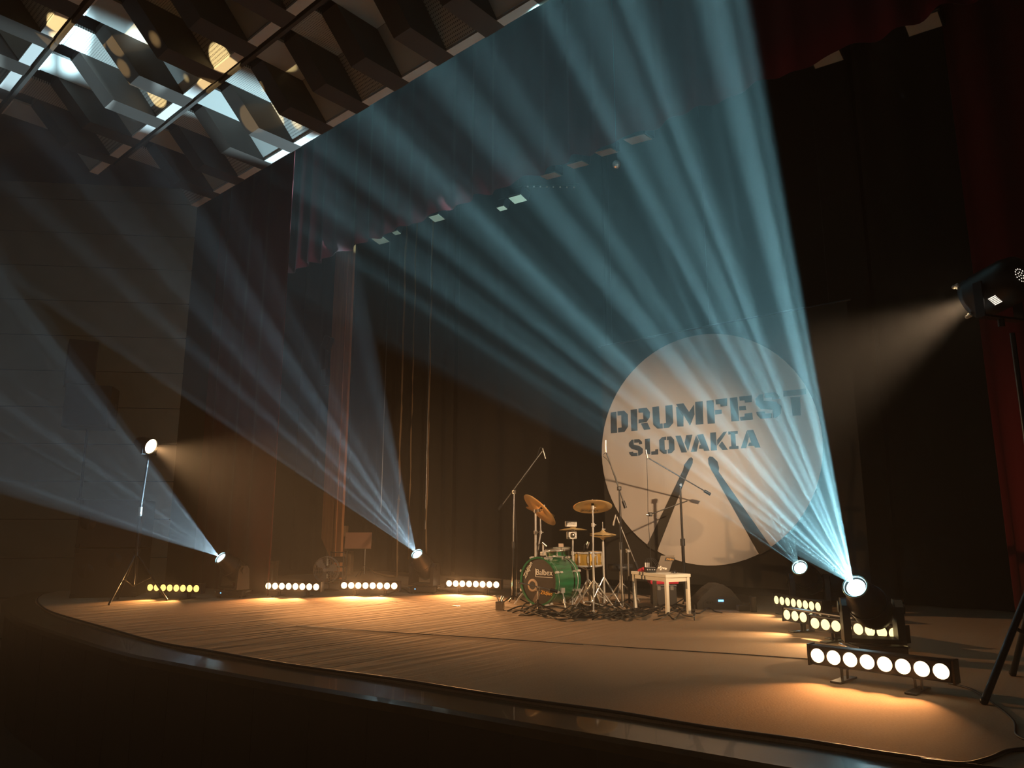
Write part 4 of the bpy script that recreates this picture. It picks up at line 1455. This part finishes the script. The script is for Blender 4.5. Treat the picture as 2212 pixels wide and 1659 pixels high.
# laptop
lpc = [at_depth(x, y, cT) for x, y in ((1417.5, 1237), (1446, 1238), (1457, 1203.5), (1428, 1204))]
zsh = zT + 0.012 - min(lpc[0].z, lpc[1].z)
lp = thing('laptop', 'open grey laptop with stickers on the white table', 'laptop', ((lpc[0] + lpc[1]) / 2).to_3d())
lo = Vector(lp.location)
lo.z = zT
lp.location = lo
pl = [p - lo + Vector((0, 0, zsh)) for p in lpc]
lid = MB().prism(pl, FWD * 0.008).build('lid', M_LAPTOP, lp)
hv = (pl[1] - pl[0]).normalized()
uv = (pl[3] - pl[0]).normalized()
bc = [pl[0] - ZV * 0.010, pl[1] - ZV * 0.010, pl[1] - ZV * 0.010 + FWD * 0.2, pl[0] - ZV * 0.010 + FWD * 0.2]
for p in bc:
    p.z = 0.001
MB().prism(bc, (0, 0, 0.014)).build('keyboard_base', M_LAPTOP, lp)
o_ = pl[0] + hv * 0.115 + uv * 0.145 - FWD * 0.002
MB().prism([o_ - hv * 0.055 - uv * 0.022, o_ + hv * 0.055 - uv * 0.022, o_ + hv * 0.055 + uv * 0.022, o_ - hv * 0.055 + uv * 0.022], -FWD * 0.001).build('black_sticker', M_CABLE, lid)
text_mesh('sticker_text', 'Zildjian', 0.030, M_PRINTO, o_ - FWD * 0.003, hv, ZV, lid, 0.0008, 0.2)
rl = random.Random(5)
for k in range(7):
    q = pl[0] + hv * (0.02 + 0.014 * k) + uv * (0.02 + rl.uniform(0, 0.03)) - FWD * 0.002
    w_, h_ = rl.uniform(0.006, 0.012), rl.uniform(0.005, 0.012)
    MB().prism([q - hv * w_ - uv * h_, q + hv * w_ - uv * h_, q + hv * w_ + uv * h_, q - hv * w_ + uv * h_], -FWD * 0.001).build('pale_sticker', M_PRINTW, lid)
# audio interface
ai_c = at_depth(1404, 1236, cT)
ai = thing('audio_interface', 'small dark audio interface with plugged cables on the white table', 'audio device', (ai_c.x, ai_c.y, zT))
fr_ = frame(RIGHT, FWD, ZV)
MB().bevel_box((0, 0, 0.032), (0.12, 0.12, 0.06), 0.004, fr_).build('case', M_BLACKMET, ai)
for k in range(4):
    MB().cyl(fr_ @ Vector((-0.04 + 0.027 * k, -0.06, 0.035)), fr_ @ Vector((-0.04 + 0.027 * k, -0.075, 0.035)), 0.008, n=10).build('knob', M_CHROME, ai)
for k in range(3):
    x = -0.05 + 0.02 * k
    MB().cyl(fr_ @ Vector((x, 0, 0.06)), fr_ @ Vector((x, 0, 0.11)), 0.008, n=8).build('plug', M_WHITEPL if k == 0 else M_CHROME, ai)
    MB().tube(smooth_curve([tuple(fr_ @ Vector(p)) for p in ((x, 0, 0.11), (x + 0.01, 0, 0.15), (x + 0.06, -0.01, 0.16), (x + 0.10, -0.03, 0.11), (x + 0.12, -0.05, 0.065))], 5), 0.003, 5).build('patch_cable', M_CABLE, ai)
rc = cT + uy * (dT / 2 - 0.085) - ux * 0.05
rcap = MB().lathe([(0.075, 0.0), (0.072, 0.018), (0.055, 0.036), (0.03, 0.046), (0.001, 0.048)], (0, 0, 0), (0, 0, 1), 20)
rcap.v = [(x * 1.0 + 0.006 * math.sin(9 * y), y, z * (1 + 0.25 * math.sin(40 * x))) for x, y, z in rcap.v]
ro = rcap.build('red_cloth', M_RED)
ro.location = (rc.x, rc.y, zT + 0.001)
tag(ro, 'crumpled red cloth on the corner of the white table', 'cloth')
hp_c = cT + uy * 0.11 + ux * 0.07
hp = thing('headphones', 'small headphones lying on the white table behind the red cloth', 'headphones', (hp_c.x, hp_c.y, zT))
MB().tube([fr_ @ Vector((0.06 * math.cos(t), 0, 0.04 + 0.06 * math.sin(t))) for t in [math.pi * k / 10 for k in range(11)]], 0.006, 6).build('headband', M_BLACKPL, hp)
for s in (-1, 1):
    MB().cyl(fr_ @ Vector((s * 0.045, 0, 0.036)), fr_ @ Vector((s * 0.07, 0, 0.036)), 0.035, n=16).build('ear_cup', M_BLACKPL, hp)
ms_c = at_depth(1452, 1239, cT) - FWD * 0.10
ms = MB().lathe([(0.034, 0.0), (0.034, 0.01), (0.024, 0.026), (0.001, 0.032)], (0, 0, 0), (0, 0, 1), 16).build('computer_mouse', M_BLACKPL)
ms.location = (ms_c.x, ms_c.y, zT + 0.001)
tag(ms, 'dark computer mouse beside the laptop', 'mouse')
# black case with red cushion behind the table
ec = on_z(1438, 1309)
cs_ = thing('equipment_case', 'black equipment case standing behind the white table', 'case', (ec.x, ec.y, 0), math.atan2(RIGHT.y, RIGHT.x))
MB().bevel_box((0, 0.12, 0.115), (0.28, 0.28, 0.22), 0.01).build('body', M_CASE, cs_)
MB().bevel_box((0, 0.12, 0.240), (0.29, 0.29, 0.03), 0.006).build('lid', M_BLACKPL, cs_)
for s in (-1, 1):
    MB().box((s * 0.08, -0.026, 0.215), (0.04, 0.008, 0.05)).build('latch', M_STEEL, cs_)
rcu = MB().bevel_box((0, 0, 0.03), (0.36, 0.22, 0.06), 0.024)
rcu.v = [(x, y, z + 0.008 * math.sin(18 * x)) for x, y, z in rcu.v]
rco = rcu.build('red_cushion', M_RED)
rco.location = (ec.x + FWD.x * 0.12, ec.y + FWD.y * 0.12, 0.257)
rco.rotation_euler = (0, 0, math.atan2(RIGHT.y, RIGHT.x))
tag(rco, 'red cushion lying under the white table', 'cushion')

# ---------------------------------------------------------------- floor monitor and small things right of the table
wm = on_z(1556, 1317)
wt = thing('stage_monitor', 'black floor monitor wedge with a small blue display', 'loudspeaker', (wm.x, wm.y, 0), math.atan2(RIGHT.y, RIGHT.x))
out_ = [(-0.27, 0), (-0.275, 0.07), (-0.22, 0.14), (-0.12, 0.23), (-0.03, 0.285), (0.05, 0.285), (0.14, 0.23), (0.22, 0.13), (0.265, 0.08), (0.27, 0)]
MB().prism([(x, 0.0, z) for x, z in out_], (0, 0.36, 0)).build('cabinet', M_CASE, wt)
pan = [(-0.20, 0.02), (-0.20, 0.09), (-0.12, 0.14), (0.16, 0.145), (0.20, 0.12), (0.20, 0.02)]
pn = MB().prism([(x, -0.006, z) for x, z in pan], (0, 0.005, 0)).build('rear_panel', M_GRILLE, wt)
MB().box((0.01, -0.010, 0.103), (0.062, 0.006, 0.022)).build('display', M_BLUELCD, wt)
for k in range(4):
    MB().cyl((-0.015 + 0.017 * k, -0.006, 0.08), (-0.015 + 0.017 * k, -0.012, 0.08), 0.004, n=8).build('button', M_STEEL, pn)
for k in range(3):
    MB().cyl((-0.15 + 0.035 * k, -0.006, 0.085), (-0.15 + 0.035 * k, -0.012, 0.085), 0.013, n=12).build('socket', M_BLACKMET, pn)
cn = on_z(1628, 1322)
cno = MB().lathe([(0.001, 0.0), (0.036, 0.0), (0.038, 0.01), (0.036, 0.15), (0.039, 0.155), (0.039, 0.175), (0.001, 0.176)], (0, 0, 0), (0, 0, 1), 20).build('canister', M_CASE)
cno.location = (cn.x, cn.y, 0)
tag(cno, 'short dark canister standing right of the floor monitor', 'canister')
jb = on_z(1606, 1320)
jt = thing('junction_box', 'small black junction box with a cable beside the floor monitor', 'box', (jb.x, jb.y, 0), math.atan2(RIGHT.y, RIGHT.x))
MB().bevel_box((0, 0, 0.035), (0.14, 0.10, 0.07), 0.01).build('body', M_CABLE, jt)
MB().tube([(0.03, 0, 0.06), (0.08, 0, 0.10), (0.11, 0.02, 0.13), (0.13, 0.05, 0.05), (0.15, 0.10, 0.006)], 0.006, 6).build('lead', M_CABLE, jt)
sb = on_z(1080, 1318)
st_ = thing('stage_box', 'small grey stage box with plugs left of the bass drum', 'box', (sb.x, sb.y, 0), 0.5)
MB().bevel_box((0, 0, 0.05), (0.09, 0.09, 0.10), 0.006).build('case', M_STEEL, st_)
for k in range(4):
    a = k * 1.4
    MB().cyl((0.02 * math.cos(a), 0.02 * math.sin(a), 0.10), (0.05 * math.cos(a), 0.05 * math.sin(a), 0.155), 0.009, n=8).build('plug', M_CHROME, st_)

# ---------------------------------------------------------------- fan, boards and boxes at the back left
fb = on_z(706, 1277)
fc = at_depth(704, 1231, fb)
ft = thing('floor_fan', 'round cage fan standing among the left lamp bars', 'fan', (fb.x, fb.y, 0))
fcl = fc - Vector((fb.x, fb.y, 0))
ax = (-FWD + RIGHT * -0.12).normalized()
RF = 27 / FPX * fb.dot(FWD)
cg = MB()
for q in range(6):
    cg.torus(fcl + ax * (0.05 - 0.06 * (q / 5) ** 2), RF * (0.22 + 0.78 * q / 5), 0.0025, ax, 32, 5)
for k in range(20):
    t = 2 * math.pi * k / 20
    u = ax.orthogonal().normalized()
    w = ax.cross(u)
    d = u * math.cos(t) + w * math.sin(t)
    cg.cyl(fcl + ax * 0.05 + d * RF * 0.2, fcl - ax * 0.01 + d * RF, 0.0018, n=5)
cg.torus(fcl - ax * 0.05, RF, 0.006, ax, 36, 6)
cg.torus(fcl + ax * 0.0, RF, 0.006, ax, 36, 6)
cg.build('cage', M_CHROME, ft)
for k in range(3):
    t = 2 * math.pi * k / 3 + 0.5
    u = ax.orthogonal().normalized()
    w = ax.cross(u)
    d = u * math.cos(t) + w * math.sin(t)
    e = ax.cross(d)
    MB().prism([fcl + d * 0.03 + e * 0.01, fcl + d * RF * 0.55 + e * 0.07 + ax * 0.02, fcl + d * RF * 0.92 + e * 0.05 + ax * 0.02, fcl + d * RF * 0.9 - e * 0.04 - ax * 0.01, fcl + d * 0.03 - e * 0.02], ax * 0.004).build('blade', M_CHROME, ft)
MB().cyl(fcl - ax * 0.04, fcl + ax * 0.06, 0.028, n=16).build('hub', M_WHITEPL, ft)
MB().cyl(fcl - ax * 0.17, fcl - ax * 0.05, 0.06, n=16).build('motor', M_BLACKMET, ft)
sd = MB().cyl(fcl - ax * 0.11, Vector((-ax.x * 0.11, -ax.y * 0.11, 0.02)), 0.014, n=10)
sd.lathe([(0.001, 0.03), (0.06, 0.028), (0.15, 0.012), (0.15, 0.0), (0.001, 0.0)], (-ax.x * 0.11, -ax.y * 0.11, 0), (0, 0, 1), 24)
sd.build('stand', M_BLACKMET, ft)

gb_ = on_z(726, 1262)
gx_ = thing('equipment_rack', 'small open metal rack behind the round fan', 'rack', (gb_.x, gb_.y, 0), math.atan2(RIGHT.y, RIGHT.x))
for sx in (-1, 1):
    for sy in (0, 1):
        MB().box((sx * 0.11, sy * 0.24, 0.27), (0.018, 0.018, 0.54)).build('post', M_STEEL, gx_)
for z in (0.06, 0.28, 0.52):
    MB().box((0, 0.12, z), (0.22, 0.24, 0.012)).build('shelf', M_BLACKMET, gx_)
for z in (0.11, 0.36):
    MB().bevel_box((0, 0.12, z + 0.04), (0.17, 0.2, 0.09), 0.006).build('device', M_BLACKPL, gx_)

# brown scenery board
YW = 8.35
wa, wb_ = on_y(694, 1163, YW), on_y(737, 1163, YW)
wt0 = on_y(735, 548, YW)
bdw = wb_.x - wa.x
sb_ = thing('scenery_board', 'tall brown wooden board standing at the back left', 'board', (wa.x, YW, 0))
MB().prism([(0.0, 0, wa.z), (bdw, 0, 0.0), (bdw, 0, 7.2), (0.03, 0, 7.2)], (0, 0.05, 0)).build('plank', M_WOODBR, sb_)
MB().box((bdw * 0.72, -0.008, 3.6), (0.05, 0.016, 7.2)).build('batten_strip', M_WOODBR, sb_)
MB().box((bdw * 0.30, 0.03, wa.z / 2), (0.03, 0.03, wa.z)).build('prop', M_WHITE, sb_)
clb = MB().bevel_box((-0.03, -0.05, on_y(718, 740, YW).z), (0.22, 0.12, 0.26), 0.02, Matrix.Rotation(0.5, 3, 'Y'))
clb.bevel_box((-0.05, -0.05, on_y(712, 815, YW).z), (0.18, 0.10, 0.34), 0.02)
clb.box((-0.04, -0.05, on_y(715, 780, YW).z), (0.05, 0.05, 0.9)).build('hanging_clamp', M_BLACKMET, sb_)


def px_box(name, label, x0, y0, x1, y1, dep, depth, m, cat, floor_to=False, lid=False):
    a, b = at_depth(x0, y0, dep), at_depth(x1, y1, dep)
    w = (b - a).dot(RIGHT)
    zt_, zb2 = a.z, (0.0 if floor_to else b.z)
    c = (a + b) / 2
    t = thing(name, label, cat, (c.x, c.y, zb2), math.atan2(RIGHT.y, RIGHT.x))
    MB().bevel_box((0, depth / 2, (zt_ - zb2) / 2), (w, depth, zt_ - zb2), 0.006).build('carton', m, t)
    MB().box((0, -0.002, (zt_ - zb2) * 0.5), (w * 0.12, 0.004, (zt_ - zb2) * 0.98)).build('tape_strip', M_PALE, t)
    return t


dpB = on_z(756, 1242)
px_box('cardboard_box', 'lower cardboard box on the floor behind the round fan', 724, 1192, 756, 1240, dpB, 0.3, M_CARD, 'box', True)
px_box('cardboard_box', 'narrow pale cardboard box standing on top of the lower box', 728, 1136, 746, 1191, dpB, 0.2, M_CARD, 'box')
px_box('flat_carton', 'narrow pale upright carton behind the second lamp bar', 582, 1212, 595, 1256, on_z(588, 1274), 0.12, M_CARD, 'box', True)
# music stand with board
mp_ = on_z(786, 1246)
a, b = at_depth(746, 1150, mp_), at_depth(802, 1186, mp_)
mt = thing('music_stand', 'music stand holding a salmon coloured board', 'music stand', (mp_.x, mp_.y, 0), math.atan2(RIGHT.y, RIGHT.x))
w = (b - a).dot(RIGHT)
xoff = ((a + b) / 2 - mp_).dot(RIGHT)
MB().bevel_box((xoff, 0, (a.z + b.z) / 2), (w, 0.02, a.z - b.z), 0.006, Matrix.Rotation(math.radians(-12), 3, 'X')).build('desk', mat('salmon_board', (0.42, 0.20, 0.12), 0.6), mt)
MB().box((xoff, -0.03, b.z + 0.01), (w, 0.06, 0.012)).build('ledge', M_CARD, mt)
MB().cyl((0, 0.02, 0.05), (0, 0.02, b.z + 0.1), 0.012, n=10).build('pole', M_STEEL, mt)
for k in range(3):
    t = 2 * math.pi * k / 3
    MB().cyl((0, 0.02, 0.22), (0.24 * math.cos(t), 0.02 + 0.24 * math.sin(t), 0.012), 0.009, n=8).build('leg', M_BLACKMET, mt)

# ropes hanging from the flies
for k, (lab, x, y, zb_, r) in enumerate((('thick brown rope hanging farthest left of the three, ending on the floor', 858, 1180, 0.02, 0.022), ('thin brown rope hanging between the other two ropes', 882, 1180, 0.35, 0.014), ('pale rope hanging nearest to the drum kit', 921, 1140, 0.45, 0.016))):
    p = on_y(x, y, 9.3)
    pts = []
    for j in range(26):
        z = zb_ + (9.0 - zb_) * j / 25
        pts.append((p.x + 0.008 * math.sin(j * 1.7 + k), 9.3 + 0.008 * math.cos(j * 1.3), z))
    if k == 0:
        pts = [(p.x - 0.75, 9.25, 0.14), (p.x - 0.55, 9.22, 0.07), (p.x - 0.25, 9.25, 0.03), (p.x - 0.04, 9.28, 0.025)] + pts
    rp = thing('hanging_rope', lab, 'rope', (0, 0, 0), 0, 'ropes hanging from the flies')
    MB().tube(pts, r, 8).build('strand', M_ROPE, rp)
    MB().torus((pts[-22][0], pts[-22][1], pts[-22][2]), r * 1.15, r * 0.35, (0, 0, 1), 14, 6).build('whipping', M_CARD, rp)
for lab, x in (('thin steel wire hanging left of the ropes', 833), ('thin steel wire hanging right of the ropes', 926)):
    p = on_y(x, 800, 9.5)
    w_ = MB().cyl((p.x, 9.5, 1.2 if x < 900 else 0.9), (p.x, 9.5, 9.0), 0.006, n=6).build('hanging_wire', M_STEEL)
    tag(w_, lab, 'wire')

# ---------------------------------------------------------------- lamps and pipes above the stage
YL = 8.3
LMP = [((822, 519), 0.36, 'pale floodlight high above the ropes, lowest on the left'), ((943, 471), 0.30, 'floodlight overhead right of the lowest one'), ((856, 503), 0.18, 'narrow tilted floodlight next to the lowest overhead one'), ((1118, 430), 0.30, 'overhead floodlight above the row of small bulbs'),
       ((1084, 450), 0.18, 'small overhead floodlight left of the row of small bulbs'), ((1190, 380), 0.34, 'flat floodlight third from the mirror ball'), ((1248, 356), 0.34, 'flat floodlight second from the mirror ball'), ((1310, 329), 0.34, 'flat floodlight just above the mirror ball'), ((1378, 301), 0.40, 'flat floodlight right of the mirror ball'),
       ((1785, 125), 0.42, 'lone pale floodlight in the dark upper right'), ((1994, 52), 0.42, 'faint floodlight near the top right corner')]
zs = []
Z_UP = on_y(1378, 301, 8.75).z
for i_l, ((px, py), sz, lab) in enumerate(LMP):
    p = on_y(px, py, YL if i_l < 5 else 8.75 if i_l < 9 else 9.2)
    zs.append(p)
    t = thing('floodlight', lab, 'stage light', (p.x, p.y, p.z), 0, 'floodlights above the stage')
    flat = 1170 < px < 1400
    rt = Matrix.Rotation(math.radians(4 if flat else -16), 3, 'X') @ Matrix.Rotation(math.radians(6), 3, 'Y')
    MB().bevel_box(rt @ Vector((0, 0, 0.085)), (sz, sz * 0.7, 0.15), 0.02, rt).build('housing', M_BLACKMET, t)
    MB().box((0, 0, 0), (sz * 0.86, sz * 0.55, 0.012), rt).build('glass', M_PALE, t)
    ztop = 8.99 - p.z if i_l in (9, 10) else (zs[0].z if i_l < 5 else Z_UP) + 0.42 - p.z
    MB().cyl((0, 0, 0.12), (0, 0, ztop), 0.012, n=8).bevel_box((0, 0, ztop - 0.02), (0.05, 0.06, 0.07), 0.006).build('hanger', M_BLACKMET, t)
for lab, z, y in (('black pipe batten carrying the lower floodlights', zs[0].z + 0.42, YL), ('black pipe batten carrying the upper floodlights', zs[8].z + 0.42, 8.75)):
    t = thing('pipe_batten', lab, 'pipe', (-6.2, y, z))
    MB().cyl((-6.5, 0, 0), (7.5, 0, 0), 0.024, n=10).build('pipe', M_BLACKMET, t)
    wr = MB()
    for x in (-6, -2, 2, 6):
        wr.cyl((x, 0, 0), (x, 0, 8.995 - z), 0.004, n=5)
    wr.build('suspension_wires', M_BLACKMET, t)
pb0, pb1 = on_y(1140, 403, 9.2), on_y(1240, 405, 9.2)
bt_ = thing('bulb_batten', 'row of eight tiny bulbs on a batten above the stage', 'stage light', (0, 0, 0))
MB().cyl(pb0 + Vector((-0.1, 0.03, 0.04)), pb1 + Vector((0.1, 0.03, 0.04)), 0.015, n=8).build('pipe', M_BLACKMET, bt_)
for k in range(8):
    p = pb0.lerp(pb1, k / 7)
    MB().sphere(p, 0.016, 10, 6).build('bulb', M_WHITEPL, bt_)
wr = MB()
for p in (pb0, pb1):
    wr.cyl(p + Vector((0, 0.03, 0.04)), (p.x, p.y + 0.03, 8.995), 0.004, n=5)
wr.build('suspension_wires', M_BLACKMET, bt_)
p = on_y(1332, 355, 7.2)
mbt = thing('mirror_ball', 'small mirror ball hanging below the upper floodlights', 'mirror ball', p)
bm_ = MB()
bm_.lathe([(max(1e-4, 0.055 * math.sin(math.pi * i / 8)), -0.055 * math.cos(math.pi * i / 8)) for i in range(9)], (0, 0, 0), (0, 0, 1), 14, False)
bm_.build('ball', M_CHROME, mbt)
MB().cyl((0, 0, 0.05), (0, 0, 8.995 - p.z), 0.003, n=5).build('wire', M_BLACKMET, mbt)

# ---------------------------------------------------------------- cables
def cable(label, pts, r=0.006, group=None, cat='cable'):
    o = MB().tube(smooth_curve([tuple(p) for p in pts], 6), r, 6).build('cable', M_CABLE)
    return tag(o, label, cat, group)


rc_ = random.Random(11)
for k in range(34):
    x0 = rc_.uniform(1075, 1440)
    y0 = rc_.uniform(1312, 1336)
    ln = rc_.uniform(60, 190)
    pts = []
    m = rc_.randint(5, 8)
    for j in range(m):
        u = j / (m - 1)
        q = on_z(min(1500, x0 + ln * u + rc_.uniform(-9, 9)), max(1302, min(1341, y0 + rc_.uniform(-9, 9) + 4 * math.sin(u * 5 + k))))
        q.z = 0.007 + rc_.uniform(0, 0.03) * (0 < j < m - 1)
        pts.append(q)
    cable('black cable in the tangle on the floor around the drum kit', pts, rc_.uniform(0.006, 0.010), 'tangled cables around the drum kit')
# cable lying along the stage edge
pts = []
for i, p in enumerate(EDGE[8:-8:3]):
    pts.append(Vector((p.x, p.y + 0.012 + 0.012 * math.sin(i * 1.3), 0.008)))
cable('long black cable lying along the curved stage edge', pts, 0.009)
cable('black cable curling on the carpet in the lower right corner', [on_z(1990, 1646) + ZV * 0.008, on_z(2080, 1655) + ZV * 0.008, on_z(2140, 1642) + ZV * 0.008, on_z(2180, 1626) + ZV * 0.008, on_z(2260, 1620) + ZV * 0.008], 0.010)
cable('thin black cable from the nearest lamp bar to the right stand', [on_z(2050, 1478) + ZV * 0.006, on_z(2100, 1492) + ZV * 0.006, on_z(2150, 1525) + ZV * 0.006, on_z(2190, 1560) + ZV * 0.006, on_z(2196, 1590) + ZV * 0.006, on_z(2230, 1605) + ZV * 0.006], 0.006)
cable('black cable between the fan lamp bar and the second moving head', [on_z(800, 1287) + ZV * 0.006, on_z(840, 1283) + ZV * 0.006, on_z(868, 1276) + ZV * 0.03, on_z(885, 1282) + ZV * 0.006, on_z(905, 1281) + ZV * 0.006], 0.008)
cable('black cable from the second moving head towards the drum kit', [on_z(925, 1280) + ZV * 0.006, on_z(950, 1277) + ZV * 0.02, on_z(985, 1281) + ZV * 0.006, on_z(1030, 1280) + ZV * 0.006, on_z(1075, 1290) + ZV * 0.006], 0.007)
cable('black cables running from the white table to the floor monitor', [on_z(1490, 1322) + ZV * 0.006, on_z(1510, 1326) + ZV * 0.006, on_z(1530, 1319) + ZV * 0.03, on_z(1545, 1322) + ZV * 0.006, on_z(1560, 1325) + ZV * 0.006], 0.008)
# tape marks
for lab, x, y in (('small pale tape mark on the carpet near the second moving head', 850, 1299), ('small pale tape mark on the carpet left of the drum kit', 985, 1309)):
    p = on_z(x, y)
    o = MB().box((0, 0, 0.002), (0.12, 0.04, 0.003)).build('tape_mark', M_WHITE)
    o.location = p
    tag(o, lab, 'tape')
